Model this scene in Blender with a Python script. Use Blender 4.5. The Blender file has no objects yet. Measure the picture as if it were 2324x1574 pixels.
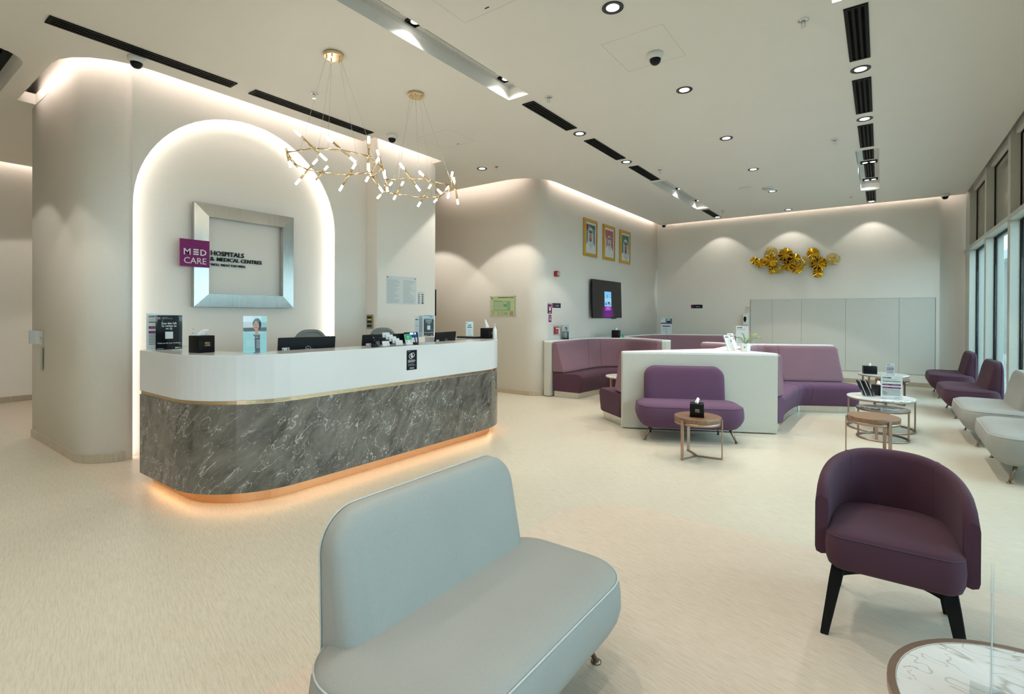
import bpy, bmesh, math, random
from math import pi, sin, cos, radians as rad, atan2, hypot
from mathutils import Vector, Matrix
from mathutils.geometry import tessellate_polygon

random.seed(7)
SC = bpy.context.scene
COL = SC.collection

# ------------------------------------------------------------------ camera
cam_d = bpy.data.cameras.new('camera')
cam = bpy.data.objects.new('camera', cam_d)
COL.objects.link(cam)
cam_d.sensor_fit = 'HORIZONTAL'
cam_d.sensor_width = 36.0
cam_d.lens = 1146.304 / 2324 * 36.0
cam_d.shift_x = 0.0
cam_d.shift_y = -(787 - 717.301) / 2324
cam_d.clip_start = 0.05
YAW, PITCH, ROLL = 0.630542764, -0.00404552845, 0.00421913457
_f = Vector((-sin(YAW), cos(YAW), 0)); _r = Vector((cos(YAW), sin(YAW), 0)); _u = Vector((0, 0, 1))
_f2 = _f * cos(PITCH) + _u * sin(PITCH); _u2 = _u * cos(PITCH) - _f * sin(PITCH)
_r3 = _r * cos(ROLL) + _u2 * sin(ROLL); _u3 = _u2 * cos(ROLL) - _r * sin(ROLL)
cam.matrix_world = Matrix(((_r3.x, _u3.x, -_f2.x, 0), (_r3.y, _u3.y, -_f2.y, 0), (_r3.z, _u3.z, -_f2.z, 1.45), (0, 0, 0, 1)))
SC.camera = cam

# ------------------------------------------------------------------ world, exposure
SC.view_settings.view_transform = 'Standard'
SC.view_settings.look = 'None'
SC.view_settings.gamma = 1.0
SC.view_settings.use_curve_mapping = False
SC.view_settings.exposure = 0.6
W = bpy.data.worlds.new('sky'); SC.world = W
W.use_nodes = True
W.node_tree.nodes['Background'].inputs[0].default_value = (0.70, 0.79, 0.86, 1)
W.node_tree.nodes['Background'].inputs[1].default_value = 6.6
SC.cycles.max_bounces = 8
SC.cycles.diffuse_bounces = 5
SC.cycles.glossy_bounces = 3
SC.cycles.transmission_bounces = 4
SC.cycles.transparent_max_bounces = 10
SC.cycles.caustics_reflective = False
SC.cycles.caustics_refractive = False
SC.cycles.sample_clamp_indirect = 4.0

CEIL = 3.82          # finished ceiling height
K = 0.9921           # ceiling plan scale

def lamp_area(name, loc, direction, sx, sy, power, color, portal=False):
    d = bpy.data.lights.new(name, 'AREA'); d.shape = 'RECTANGLE'; d.size = sx; d.size_y = sy
    d.energy = power; d.color = color
    o = bpy.data.objects.new(name, d); COL.objects.link(o); o.location = loc
    z = -Vector(direction).normalized()
    x = Vector((0, 0, 1)).cross(z)
    if x.length < 1e-3: x = Vector((1, 0, 0))
    x.normalize(); y = z.cross(x)
    o.matrix_world = Matrix(((x.x, y.x, z.x, loc[0]), (x.y, y.y, z.y, loc[1]), (x.z, y.z, z.z, loc[2]), (0, 0, 0, 1)))
    if portal: d.cycles.is_portal = True
    return o

lamp_area('window_portal', (1.49, 4.5, 1.95), (-1, 0, 0), 17.0, 3.7, 1, (1, 1, 1), True)
COVE_COL = (1.0, 0.86, 0.78)
COVE = 1.5           # watts per metre
def cove(a, b, n, z=3.965):
    a = Vector((a[0], a[1], z)); b = Vector((b[0], b[1], z)); L = (b - a).length
    lamp_area('cove_light', (a + b) / 2, (n[0], n[1], -0.15), L, 0.03, COVE * L, COVE_COL)
cove((-7.7, 1.29), (-6.4, 1.29), (0, 1)); cove((-6.35, 1.31), (-5.98, 1.48), (-.4, .9)); cove((-5.96, 1.5), (-5.79, 1.85), (-.9, .4)); cove((-5.77, 1.9), (-5.77, 4.38), (-1, 0))
cove((-5.525, 4.45), (-5.525, 5.65), (-1, 0)); cove((-7.2, 7.14), (-5.1, 7.14), (0, 1))
cove((-4.71, 7.7), (-4.71, 13.0), (-1, 0)); cove((-4.6, 13.1), (1.2, 13.1), (0, 1))
cove((-11.2, 0.5), (-11.2, 6.0), (-1, 0))

# ------------------------------------------------------------------ mesh helpers
class MB:
    def __init__(s):
        s.v = []; s.f = []; s.m = []; s.sm = []; s.mats = []
    def mi(s, m):
        if m not in s.mats: s.mats.append(m)
        return s.mats.index(m)
    def face(s, pts, m, smooth=False):
        b = len(s.v); s.v += [tuple(p) for p in pts]
        s.f.append(tuple(range(b, b + len(pts)))); s.m.append(s.mi(m)); s.sm.append(smooth)
    def mesh(s, vs, fs, m, smooth=False):
        b = len(s.v); s.v += [tuple(p) for p in vs]; k = s.mi(m)
        for f in fs:
            s.f.append(tuple(b + i for i in f)); s.m.append(k); s.sm.append(smooth)
    def box(s, x0, x1, y0, y1, z0, z1, m, M=None):
        vs = [Vector((x, y, z)) for z in (z0, z1) for y in (y0, y1) for x in (x0, x1)]
        if M is not None: vs = [M @ v for v in vs]
        s.mesh(vs, [(0, 2, 3, 1), (4, 5, 7, 6), (0, 1, 5, 4), (2, 6, 7, 3), (0, 4, 6, 2), (1, 3, 7, 5)], m)
    def loft(s, rings, m, closed=True, cap=True, smooth=True, loop=False):
        n = len(rings[0]); vs = [p for r in rings for p in r]; fs = []
        R = len(rings)
        for i in range(R if loop else R - 1):
            j = (i + 1) % R
            for k in range(n if closed else n - 1):
                l = (k + 1) % n
                fs.append((i * n + k, i * n + l, j * n + l, j * n + k))
        s.mesh(vs, fs, m, smooth)
        if cap and closed and not loop:
            s.face(rings[0][::-1], m); s.face(rings[-1], m)
    def tube(s, pts, r, m, n=8, cap=True, loop=False):
        pts = [Vector(p) for p in pts]
        rs = r if isinstance(r, (list, tuple)) else [r] * len(pts)
        rings = []; up = None
        for i, p in enumerate(pts):
            if loop: t = pts[(i + 1) % len(pts)] - pts[i - 1]
            else: t = pts[min(i + 1, len(pts) - 1)] - pts[max(i - 1, 0)]
            t.normalize()
            if up is None:
                up = Vector((0, 0, 1)) if abs(t.z) < 0.9 else Vector((1, 0, 0))
            a = t.cross(up); a.normalize(); up = a.cross(t); up.normalize()
            rings.append([p + (a * cos(2 * pi * k / n) + up * sin(2 * pi * k / n)) * rs[i] for k in range(n)])
        s.loft(rings, m, True, cap, n > 4, loop)
    def bar(s, a, b, w, h, m, up=(0, 0, 1)):
        a = Vector(a); b = Vector(b); t = (b - a).normalized(); u = Vector(up)
        if abs(t.dot(u)) > 0.95: u = Vector((1, 0, 0))
        x = t.cross(u).normalized(); y = x.cross(t)
        rings = [[p + x * sx * w / 2 + y * sy * h / 2 for sx, sy in ((-1, -1), (1, -1), (1, 1), (-1, 1))] for p in (a, b)]
        s.loft(rings, m, True, True, False)
    def lathe(s, prof, m, c=(0, 0, 0), n=24, cap=True, smooth=True, flip=1):
        rings = [[Vector((c[0] + r * cos(2 * pi * k / n), c[1] + r * sin(2 * pi * k / n), c[2] + z * flip)) for k in range(n)] for r, z in prof]
        s.loft(rings, m, True, cap, smooth)
    def plate(s, loops, mp, t0, t1, m, smooth_side=False, sides=True, msides=None):
        tri = tessellate_polygon([[Vector((p[0], p[1], 0)) for p in l] for l in loops])
        flat = [p for l in loops for p in l]
        for t in ((t0, t1) if t0 != t1 else (t0,)):
            s.mesh([mp(p[0], p[1], t) for p in flat], tri, m)
        if t0 != t1 and sides:
            for l in loops:
                n = len(l)
                vs = [mp(p[0], p[1], t0) for p in l] + [mp(p[0], p[1], t1) for p in l]
                s.mesh(vs, [(k, (k + 1) % n, n + (k + 1) % n, n + k) for k in range(n)], msides or m, smooth_side)
    def pillow(s, outline, mp, prof, m):
        """outline(inset)->2D loop, prof = [(t, inset)], closed soft solid"""
        rings = [[mp(p[0], p[1], t) for p in outline(i)] for t, i in prof]
        s.loft(rings, m)
    def text(s, txt, mp, u, v, size, m, align='CENTER', bold=0.0, t0=0.0, t1=None, sx=1.0):
        vs, fs = text_mesh(txt, align, bold)
        V = lambda p, t: mp(u + p[0] * size * sx, v + p[1] * size, t)
        s.mesh([V(p, t1 if t1 is not None else t0) for p in vs], fs, m)
        if t1 is not None and t1 != t0:
            s.mesh([V(p, t0) for p in vs], fs, m)
            ed = {}
            for f in fs:
                for k in range(len(f)):
                    e = (f[k], f[(k + 1) % len(f)])
                    kk = tuple(sorted(e)); ed[kk] = ed.get(kk, 0) + 1
            for (a, b), c in ed.items():
                if c == 1:
                    s.face([V(vs[a], t0), V(vs[b], t0), V(vs[b], t1), V(vs[a], t1)], m)
    def build(s, name, parent=None, bevel=0.0, fix=True, seg=2):
        me = bpy.data.meshes.new(name); me.from_pydata(s.v, [], s.f)
        for m in s.mats: me.materials.append(m)
        me.polygons.foreach_set('material_index', s.m)
        me.polygons.foreach_set('use_smooth', s.sm)
        if fix:
            bm = bmesh.new(); bm.from_mesh(me)
            bmesh.ops.remove_doubles(bm, verts=bm.verts, dist=1e-5)
            bmesh.ops.recalc_face_normals(bm, faces=bm.faces)
            bm.to_mesh(me); bm.free()
        me.update()
        o = bpy.data.objects.new(name, me); COL.objects.link(o)
        if parent is not None: o.parent = parent
        if bevel > 0:
            b = o.modifiers.new('bevel', 'BEVEL'); b.width = bevel; b.segments = seg; b.limit_method = 'ANGLE'; b.angle_limit = rad(40)
        return o

_tc = {}
def text_mesh(txt, align, bold):
    k = (txt, align, bold)
    if k not in _tc:
        c = bpy.data.curves.new('txt', 'FONT'); c.body = txt; c.size = 1.0; c.align_x = align; c.offset = bold
        c.resolution_u = 2
        o = bpy.data.objects.new('txt', c); COL.objects.link(o)
        me = o.evaluated_get(bpy.context.evaluated_depsgraph_get()).to_mesh()
        _tc[k] = ([tuple(v.co) for v in me.vertices], [tuple(p.vertices) for p in me.polygons])
        bpy.data.objects.remove(o); bpy.data.curves.remove(c)
    return _tc[k]

def XY(x, y, t): return Vector((x, y, t))
def frame_map(o, u, v, n):
    o = Vector(o); u = Vector(u); v = Vector(v); n = Vector(n)
    return lambda a, b, t: o + u * a + v * b + n * t
def rrect(w, h, r, n=6, cx=0, cy=0, inset=0.0, rr=None):
    """rounded rectangle loop, optionally per-corner radii rr=(br, tr, tl, bl)"""
    w -= 2 * inset; h -= 2 * inset
    rs = rr or (r, r, r, r); pts = []
    for (sx, sy, a0), q in zip(((1, -1, -90), (1, 1, 0), (-1, 1, 90), (-1, -1, 180)), rs):
        q = max(min(q - inset, w / 2 - 1e-4, h / 2 - 1e-4), 0.001)
        for k in range(n + 1):
            a = rad(a0 + 90 * k / n)
            pts.append((cx + sx * (w / 2 - q) + q * cos(a), cy + sy * (h / 2 - q) + q * sin(a)))
    return pts
def circ(r, n=32, cx=0, cy=0, a0=0, a1=360):
    e = 0 if a1 - a0 >= 360 else 1
    return [(cx + r * cos(rad(a0 + (a1 - a0) * k / (n - e))), cy + r * sin(rad(a0 + (a1 - a0) * k / (n - e)))) for k in range(n)]
def offset_poly(pts, d):
    """offset an open polyline to its left by d"""
    out = []
    for i, p in enumerate(pts):
        a = Vector(pts[max(i - 1, 0)]); b = Vector(pts[min(i + 1, len(pts) - 1)])
        p0 = Vector(p)
        ns = []
        if i > 0: t = (p0 - a).normalized(); ns.append(Vector((-t.y, t.x)))
        if i < len(pts) - 1: t = (b - p0).normalized(); ns.append(Vector((-t.y, t.x)))
        n = sum(ns, Vector((0, 0)))
        n.normalize()
        k = 1 / max(n.dot(ns[0]), 0.3)
        out.append(tuple(p0 + n * d * k))
    return out
def fillet(pts, rs, n=10):
    out = [pts[0]]
    for i in range(1, len(pts) - 1):
        p = Vector(pts[i]); a = (Vector(pts[i - 1]) - p); b = (Vector(pts[i + 1]) - p)
        r = rs[i - 1] if isinstance(rs, (list, tuple)) else rs
        if r <= 0: out.append(tuple(p)); continue
        a.normalize(); b.normalize()
        half = a.angle(b) / 2
        d = r / math.tan(half)
        c = p + (a + b).normalized() * (r / sin(half))
        s0 = p + a * d - c; s1 = p + b * d - c
        a0 = atan2(s0.y, s0.x); a1 = atan2(s1.y, s1.x)
        da = (a1 - a0 + pi) % (2 * pi) - pi
        for k in range(n + 1):
            t = a0 + da * k / n
            out.append((c.x + r * cos(t), c.y + r * sin(t)))
    out.append(pts[-1])
    return out
def catmull(P, n=6):
    out = []
    P = [Vector(p) for p in P]
    Q = [P[0] * 2 - P[1]] + P + [P[-1] * 2 - P[-2]]
    for i in range(1, len(Q) - 2):
        for k in range(n):
            t = k / n
            out.append(0.5 * ((2 * Q[i]) + (-Q[i - 1] + Q[i + 1]) * t + (2 * Q[i - 1] - 5 * Q[i] + 4 * Q[i + 1] - Q[i + 2]) * t * t + (-Q[i - 1] + 3 * Q[i] - 3 * Q[i + 1] + Q[i + 2]) * t ** 3))
    out.append(P[-1])
    return out

def tag(o, label, cat, group=None, kind=None):
    o['label'] = label; o['category'] = cat
    if group: o['group'] = group
    if kind: o['kind'] = kind
    return o
def thing(name, label, cat, loc=(0, 0, 0), rz=0.0, group=None):
    o = bpy.data.objects.new(name, None); COL.objects.link(o)
    o.empty_display_size = 0.1
    o.location = loc; o.rotation_euler = (0, 0, rz)
    return tag(o, label, cat, group)
def dup(root, label, loc=None, rz=None, mats=None):
    def cp(o, par):
        c = o.copy(); COL.objects.link(c); c.parent = par
        if mats and o.type == 'MESH' and any(m in mats for m in o.data.materials):
            c.data = o.data.copy()
            for i, m in enumerate(c.data.materials):
                if m in mats: c.data.materials[i] = mats[m]
        for ch in list(o.children): cp(ch, c)
        return c
    r = cp(root, None); r['label'] = label
    if loc is not None: r.location = loc
    if rz is not None: r.rotation_euler = (0, 0, rz)
    return r
def struct(o):
    o['kind'] = 'structure'; return o

# ------------------------------------------------------------------ materials
def new_mat(name):
    m = bpy.data.materials.new(name); m.use_nodes = True
    nt = m.node_tree; b = nt.nodes['Principled BSDF']
    return m, nt, b
def N(nt, t, **kw):
    n = nt.nodes.new(t)
    for k, v in kw.items(): setattr(n, k, v)
    return n
def coords(nt, scale=(1, 1, 1), rot=(0, 0, 0)):
    tc = N(nt, 'ShaderNodeTexCoord'); mp = N(nt, 'ShaderNodeMapping')
    mp.inputs['Scale'].default_value = scale; mp.inputs['Rotation'].default_value = rot
    nt.links.new(tc.outputs['Object'], mp.inputs['Vector'])
    return mp.outputs['Vector']
def noise(nt, vec, scale, detail=3, rough=0.55, dist=0.0):
    n = N(nt, 'ShaderNodeTexNoise'); n.inputs['Scale'].default_value = scale
    n.inputs['Detail'].default_value = detail; n.inputs['Roughness'].default_value = rough; n.inputs['Distortion'].default_value = dist
    nt.links.new(vec, n.inputs['Vector']); return n.outputs['Fac']
def ramp(nt, fac, stops):
    r = N(nt, 'ShaderNodeValToRGB'); e = r.color_ramp.elements
    while len(e) > 1: e.remove(e[-1])
    e[0].position = stops[0][0]; e[0].color = (*stops[0][1], 1)
    for p, c in stops[1:]:
        x = e.new(p); x.color = (*c, 1)
    nt.links.new(fac, r.inputs['Fac']); return r.outputs['Color']
def mix(nt, fac, a, b, mode='MIX'):
    m = N(nt, 'ShaderNodeMix', data_type='RGBA', blend_type=mode)
    if isinstance(fac, (int, float)): m.inputs[0].default_value = fac
    else: nt.links.new(fac, m.inputs[0])
    for i, x in ((6, a), (7, b)):
        if isinstance(x, tuple): m.inputs[i].default_value = (*x, 1)
        else: nt.links.new(x, m.inputs[i])
    return m.outputs[2]
def math_n(nt, op, a, b=None, c=None):
    n = N(nt, 'ShaderNodeMath', operation=op)
    for i, x in enumerate((a, b, c)):
        if x is None: continue
        if isinstance(x, (int, float)): n.inputs[i].default_value = x
        else: nt.links.new(x, n.inputs[i])
    return n.outputs[0]
def bump(nt, b, h, strength=0.2, dist=0.01):
    n = N(nt, 'ShaderNodeBump'); n.inputs['Strength'].default_value = strength; n.inputs['Distance'].default_value = dist
    nt.links.new(h, n.inputs['Height']); nt.links.new(n.outputs[0], b.inputs['Normal'])
def simple(name, col, rough=0.5, metal=0.0, var=0.04, scale=30, bmp=0.0, emit=None, spec=None, coat=0.0):
    m, nt, b = new_mat(name)
    v = coords(nt); f = noise(nt, v, scale)
    lo = tuple(max(0, c * (1 - var)) for c in col); hi = tuple(min(1, c * (1 + var)) for c in col)
    nt.links.new(ramp(nt, f, [(0.3, lo), (0.7, hi)]), b.inputs['Base Color'])
    b.inputs['Roughness'].default_value = rough; b.inputs['Metallic'].default_value = metal
    if bmp: bump(nt, b, f, bmp, 0.002)
    if emit:
        b.inputs['Emission Color'].default_value = (*emit[0], 1); b.inputs['Emission Strength'].default_value = emit[1]
    if spec is not None: b.inputs['Specular IOR Level'].default_value = spec
    if coat: b.inputs['Coat Weight'].default_value = coat; b.inputs['Coat Roughness'].default_value = 0.05
    return m
_pc = {}
def paint(h, rough=0.45):
    if (h, rough) not in _pc:
        c = [int(h[i:i + 2], 16) / 255 for i in (0, 2, 4)]
        c = tuple(x / 12.92 if x < 0.04045 else ((x + 0.055) / 1.055) ** 2.4 for x in c)
        _pc[(h, rough)] = simple('print_' + h, c, rough, var=0.01, spec=0.2)
    return _pc[(h, rough)]
def fabric(name, col, scale=350, rough=0.9, sheen=0.05, var=0.10):
    m, nt, b = new_mat(name)
    v = coords(nt); f = noise(nt, v, scale, 2); g = noise(nt, v, 3.0, 2)
    c = ramp(nt, f, [(0.3, tuple(x * (1 - var) for x in col)), (0.7, tuple(x * (1 + var) for x in col))])
    c2 = mix(nt, 0.25, c, ramp(nt, g, [(0.3, tuple(x * 0.9 for x in col)), (0.7, tuple(x * 1.1 for x in col))]))
    nt.links.new(c2, b.inputs['Base Color'])
    b.inputs['Roughness'].default_value = rough
    b.inputs['Specular IOR Level'].default_value = 0.25
    b.inputs['Sheen Weight'].default_value = sheen; b.inputs['Sheen Roughness'].default_value = 0.5
    bump(nt, b, f, 0.25, 0.001)
    return m

def m_floor():
    m, nt, b = new_mat('vinyl_floor')
    v = coords(nt, (1, 1, 1), (0, 0, rad(14)))
    mp = N(nt, 'ShaderNodeMapping'); mp.inputs['Scale'].default_value = (9, 130, 1); nt.links.new(v, mp.inputs['Vector'])
    st = noise(nt, mp.outputs[0], 1.0, 3, 0.6)
    mp2 = N(nt, 'ShaderNodeMapping'); mp2.inputs['Scale'].default_value = (25, 190, 1); mp2.inputs['Rotation'].default_value = (0, 0, rad(9)); nt.links.new(v, mp2.inputs['Vector'])
    st2 = noise(nt, mp2.outputs[0], 1.0, 2, 0.6)
    cl = noise(nt, v, 1.2, 2)
    tc = N(nt, 'ShaderNodeTexCoord')
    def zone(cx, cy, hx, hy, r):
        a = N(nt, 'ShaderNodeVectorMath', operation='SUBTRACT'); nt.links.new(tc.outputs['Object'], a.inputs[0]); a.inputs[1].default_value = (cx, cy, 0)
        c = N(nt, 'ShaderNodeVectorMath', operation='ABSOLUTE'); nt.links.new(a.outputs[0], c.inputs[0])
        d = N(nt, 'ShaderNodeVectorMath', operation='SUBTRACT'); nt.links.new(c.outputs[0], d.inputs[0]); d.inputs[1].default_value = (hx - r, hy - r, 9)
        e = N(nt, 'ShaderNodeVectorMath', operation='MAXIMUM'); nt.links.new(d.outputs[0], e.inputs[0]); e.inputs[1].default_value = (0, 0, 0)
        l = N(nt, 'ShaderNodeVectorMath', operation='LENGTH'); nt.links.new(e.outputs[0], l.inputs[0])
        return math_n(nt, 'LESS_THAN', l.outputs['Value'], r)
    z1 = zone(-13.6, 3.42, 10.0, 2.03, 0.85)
    z2 = zone(8.1, -6.35, 10.0, 10.0, 0.55)
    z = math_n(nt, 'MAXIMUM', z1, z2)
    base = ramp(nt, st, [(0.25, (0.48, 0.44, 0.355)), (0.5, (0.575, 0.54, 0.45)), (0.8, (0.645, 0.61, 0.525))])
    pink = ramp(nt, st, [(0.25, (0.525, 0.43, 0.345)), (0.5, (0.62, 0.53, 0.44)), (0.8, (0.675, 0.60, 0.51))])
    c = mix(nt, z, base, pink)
    c = mix(nt, 0.35, c, ramp(nt, st2, [(0.35, (0.42, 0.37, 0.29)), (0.55, (0.68, 0.63, 0.53))]), 'SOFT_LIGHT')
    c = mix(nt, 0.25, c, ramp(nt, cl, [(0.3, (0.45, 0.45, 0.45)), (0.7, (0.55, 0.55, 0.55))]), 'OVERLAY')
    nt.links.new(c, b.inputs['Base Color'])
    rr = N(nt, 'ShaderNodeMapRange'); nt.links.new(st2, rr.inputs[0]); rr.inputs[3].default_value = 0.27; rr.inputs[4].default_value = 0.40
    nt.links.new(rr.outputs[0], b.inputs['Roughness'])
    b.inputs['Specular IOR Level'].default_value = 0.4
    return m
def m_wall(name, col, var=0.03):
    m, nt, b = new_mat(name)
    v = coords(nt); f = noise(nt, v, 90, 3); g = noise(nt, v, 1.5, 2)
    c = ramp(nt, f, [(0.3, tuple(x * (1 - var) for x in col)), (0.7, tuple(x * (1 + var) for x in col))])
    c = mix(nt, 0.15, c, ramp(nt, g, [(0.3, tuple(x * 0.93 for x in col)), (0.7, tuple(x * 1.05 for x in col))]))
    nt.links.new(c, b.inputs['Base Color']); b.inputs['Roughness'].default_value = 0.6
    bump(nt, b, f, 0.08, 0.002)
    return m
def m_marble(name, base, dark, vein, scale=1.0, amount=0.5, rough=0.12, rot=(0.5, 0.3, 0.9), stretch=(1, 1, 3.0), vstretch=(1, 1, 2), vdist=1.6, mask=0.0, thin=1.0):
    m, nt, b = new_mat(name)
    v0 = coords(nt)
    if isinstance(rot, Vector):                       # grain direction given: build a frame around it
        d = rot.normalized(); e1 = d.cross(Vector((0.3, -0.8, 0.5))).normalized(); e2 = d.cross(e1)
        cx = N(nt, 'ShaderNodeCombineXYZ')
        for k, a in enumerate((e1, d, e2)):
            q = N(nt, 'ShaderNodeVectorMath', operation='DOT_PRODUCT'); nt.links.new(v0, q.inputs[0]); q.inputs[1].default_value = a
            nt.links.new(q.outputs['Value'], cx.inputs[k])
        v0 = cx.outputs[0]
    else: v0 = coords(nt, (1, 1, 1), rot)
    sm = N(nt, 'ShaderNodeMapping'); sm.inputs['Scale'].default_value = stretch; nt.links.new(v0, sm.inputs['Vector']); v = sm.outputs['Vector']
    cloud = noise(nt, v, 2.2 * scale, 6, 0.62, 0.8)
    fine = noise(nt, v, 9 * scale, 5, 0.65, 1.2)
    s2 = N(nt, 'ShaderNodeMapping'); s2.inputs['Scale'].default_value = vstretch; nt.links.new(v0, s2.inputs['Vector'])
    vn = noise(nt, s2.outputs[0], 3.0 * scale, 3, 0.55, vdist)
    vn2 = noise(nt, s2.outputs[0], 7.5 * scale, 2, 0.5, vdist * 1.3)
    ridge = math_n(nt, 'ABSOLUTE', math_n(nt, 'SUBTRACT', vn, 0.5))
    ridge2 = math_n(nt, 'ABSOLUTE', math_n(nt, 'SUBTRACT', vn2, 0.5))
    c = ramp(nt, cloud, [(0.34, dark), (0.5, base), (0.66, tuple(x * 1.45 for x in base))])
    c = mix(nt, 0.4, c, ramp(nt, fine, [(0.3, dark), (0.65, base)]))
    w1 = ramp(nt, ridge, [(0.0, (1, 1, 1)), (0.008 * thin, (0.5, 0.5, 0.5)), (0.022 * thin, (0, 0, 0))])
    w2 = ramp(nt, ridge2, [(0.0, (1, 1, 1)), (0.006 * thin, (0.4, 0.4, 0.4)), (0.016 * thin, (0, 0, 0))])
    w = mix(nt, 1.0, w1, w2, 'ADD')
    if mask: w = mix(nt, 1.0, w, ramp(nt, noise(nt, v0, 2.3 * scale, 2), [(mask, (0, 0, 0)), (mask + .12, (1, 1, 1))]), 'MULTIPLY')
    bw = N(nt, 'ShaderNodeRGBToBW'); nt.links.new(w, bw.inputs[0])
    c = mix(nt, math_n(nt, 'MULTIPLY', bw.outputs[0], amount), c, vein)
    nt.links.new(c, b.inputs['Base Color']); b.inputs['Roughness'].default_value = rough
    return m
def m_brushed(name, col, rough=0.28, stretch=(2, 2, 60)):
    m, nt, b = new_mat(name)
    v = coords(nt, stretch); f = noise(nt, v, 6, 3)
    nt.links.new(ramp(nt, f, [(0.3, tuple(x * 0.9 for x in col)), (0.7, tuple(min(1, x * 1.08) for x in col))]), b.inputs['Base Color'])
    b.inputs['Metallic'].default_value = 1.0
    r = N(nt, 'ShaderNodeMapRange'); nt.links.new(f, r.inputs[0]); r.inputs[3].default_value = rough * 0.8; r.inputs[4].default_value = rough * 1.25
    nt.links.new(r.outputs[0], b.inputs['Roughness'])
    return m
def m_wood(name, a, bcol, rough=0.4):
    m, nt, b = new_mat(name)
    v = coords(nt, (3, 40, 3)); f = noise(nt, v, 1.5, 5, 0.6, 0.6)
    nt.links.new(ramp(nt, f, [(0.3, a), (0.7, bcol)]), b.inputs['Base Color']); b.inputs['Roughness'].default_value = rough
    return m
def m_glow(name, col, strength):
    m, nt, b = new_mat(name)
    b.inputs['Base Color'].default_value = (*col, 1)
    b.inputs['Emission Color'].default_value = (*col, 1); b.inputs['Emission Strength'].default_value = strength
    return m
def m_clear(name, tint, refl=0.06, rough=0.02, top=0.65):
    m, nt, b = new_mat(name)
    out = nt.nodes['Material Output']; nt.nodes.remove(b)
    t = N(nt, 'ShaderNodeBsdfTransparent'); t.inputs[0].default_value = (*tint, 1)
    g = N(nt, 'ShaderNodeBsdfGlossy'); g.inputs['Roughness'].default_value = rough
    fr = N(nt, 'ShaderNodeLayerWeight'); fr.inputs[0].default_value = 0.35
    mr = N(nt, 'ShaderNodeMapRange'); nt.links.new(fr.outputs['Facing'], mr.inputs[0]); mr.inputs[3].default_value = refl; mr.inputs[4].default_value = top
    mx = N(nt, 'ShaderNodeMixShader'); nt.links.new(mr.outputs[0], mx.inputs[0]); nt.links.new(t.outputs[0], mx.inputs[1]); nt.links.new(g.outputs[0], mx.inputs[2])
    nt.links.new(mx.outputs[0], out.inputs[0])
    return m

M_FLOOR = m_floor()
M_WALL = m_wall('plaster_wall', (0.83, 0.785, 0.715))
M_CEIL = m_wall('ceiling_paint', (0.87, 0.835, 0.77), 0.01)
M_WHITE = simple('white_paint', (0.80, 0.80, 0.78), 0.5)
M_SKIRT = m_wood('skirting_vinyl', (0.42, 0.35, 0.25), (0.50, 0.43, 0.32), 0.45)
M_CAB = simple('cabinet_laminate', (0.64, 0.625, 0.57), 0.5, var=0.015)
M_PART = simple('partition_laminate', (0.53, 0.53, 0.47), 0.45, var=0.015)
M_QUARTZ = simple('white_quartz', (0.66, 0.67, 0.67), 0.14, var=0.012, scale=6)
M_STONE = m_marble('grey_marble', (0.150, 0.137, 0.116), (0.040, 0.035, 0.028), (0.62, 0.60, 0.56), 1.7, 0.75, 0.09, Vector((0.55, 0.62, 0.85)), (1.5, 0.50, 1.5), (1.6, 0.30, 1.6), 0.5, 0.38, 0.42)
M_TOP = m_marble('white_marble_top', (0.80, 0.81, 0.80), (0.76, 0.77, 0.76), (0.28, 0.24, 0.16), 0.6, 0.75, 0.08, (0.3, 0.1, 0.6), (1, 1.6, 1), (1, 1.7, 1), 1.2, 0.40)
M_GOLDSTRIP = m_brushed('gold_trim', (0.70, 0.52, 0.33), 0.25)
M_COPPER = m_brushed('copper_plinth', (0.80, 0.47, 0.25), 0.35)
M_BRASS = m_brushed('polished_brass', (0.88, 0.66, 0.40), 0.12)
M_GOLD = m_brushed('polished_gold', (0.80, 0.55, 0.085), 0.08, (8, 8, 8))
M_GILT = simple('gilt_frame', (0.60, 0.36, 0.05), 0.35, 0.8, 0.25, 60, 0.3)
M_STEEL = m_brushed('brushed_steel', (0.52, 0.52, 0.49), 0.24, (1, 30, 1))
M_STEELP = m_brushed('steel_plinth', (0.60, 0.60, 0.55), 0.22, (30, 30, 1))
M_BRONZE = m_brushed('rose_bronze', (0.42, 0.30, 0.235), 0.36)
M_LEG = m_brushed('bronze_leg', (0.30, 0.22, 0.17), 0.35)
M_CHROME = simple('chrome', (0.75, 0.75, 0.75), 0.15, 1.0, 0.02)
M_WOODTOP = m_wood('walnut_top', (0.17, 0.092, 0.05), (0.26, 0.15, 0.085), 0.35)
M_PURPLE = fabric('purple_fabric', (0.112, 0.055, 0.106))
M_PLUM = fabric('plum_fabric', (0.082, 0.036, 0.058))
M_MAUVE = fabric('mauve_fabric', (0.225, 0.128, 0.158))
M_GREY = fabric('grey_leather', (0.345, 0.350, 0.325), 120, 0.6, 0.0, 0.03)
M_SEAM = simple('seam_thread', (0.07, 0.045, 0.06), 0.8)
M_SEAMG = simple('grey_piping', (0.52, 0.55, 0.54), 0.6)
M_BLACKWOOD = simple('black_wood', (0.004, 0.004, 0.004), 0.45, var=0.1, spec=0.2)
M_BLACK = simple('black_plastic', (0.006, 0.0065, 0.007), 0.4, var=0.05, spec=0.25)
M_BLACKM = simple('black_metal_vent', (0.007, 0.007, 0.006), 0.55, var=0.05, spec=0.15)
M_SLOT = simple('vent_slot', (0.001, 0.001, 0.001), 0.9, spec=0.0)
M_LEATHER = simple('black_leatherette', (0.004, 0.004, 0.004), 0.45, var=0.1, scale=200, bmp=0.1, spec=0.2)
M_GOLDINK = simple('gold_print', (0.65, 0.40, 0.08), 0.4, 0.3)
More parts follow.
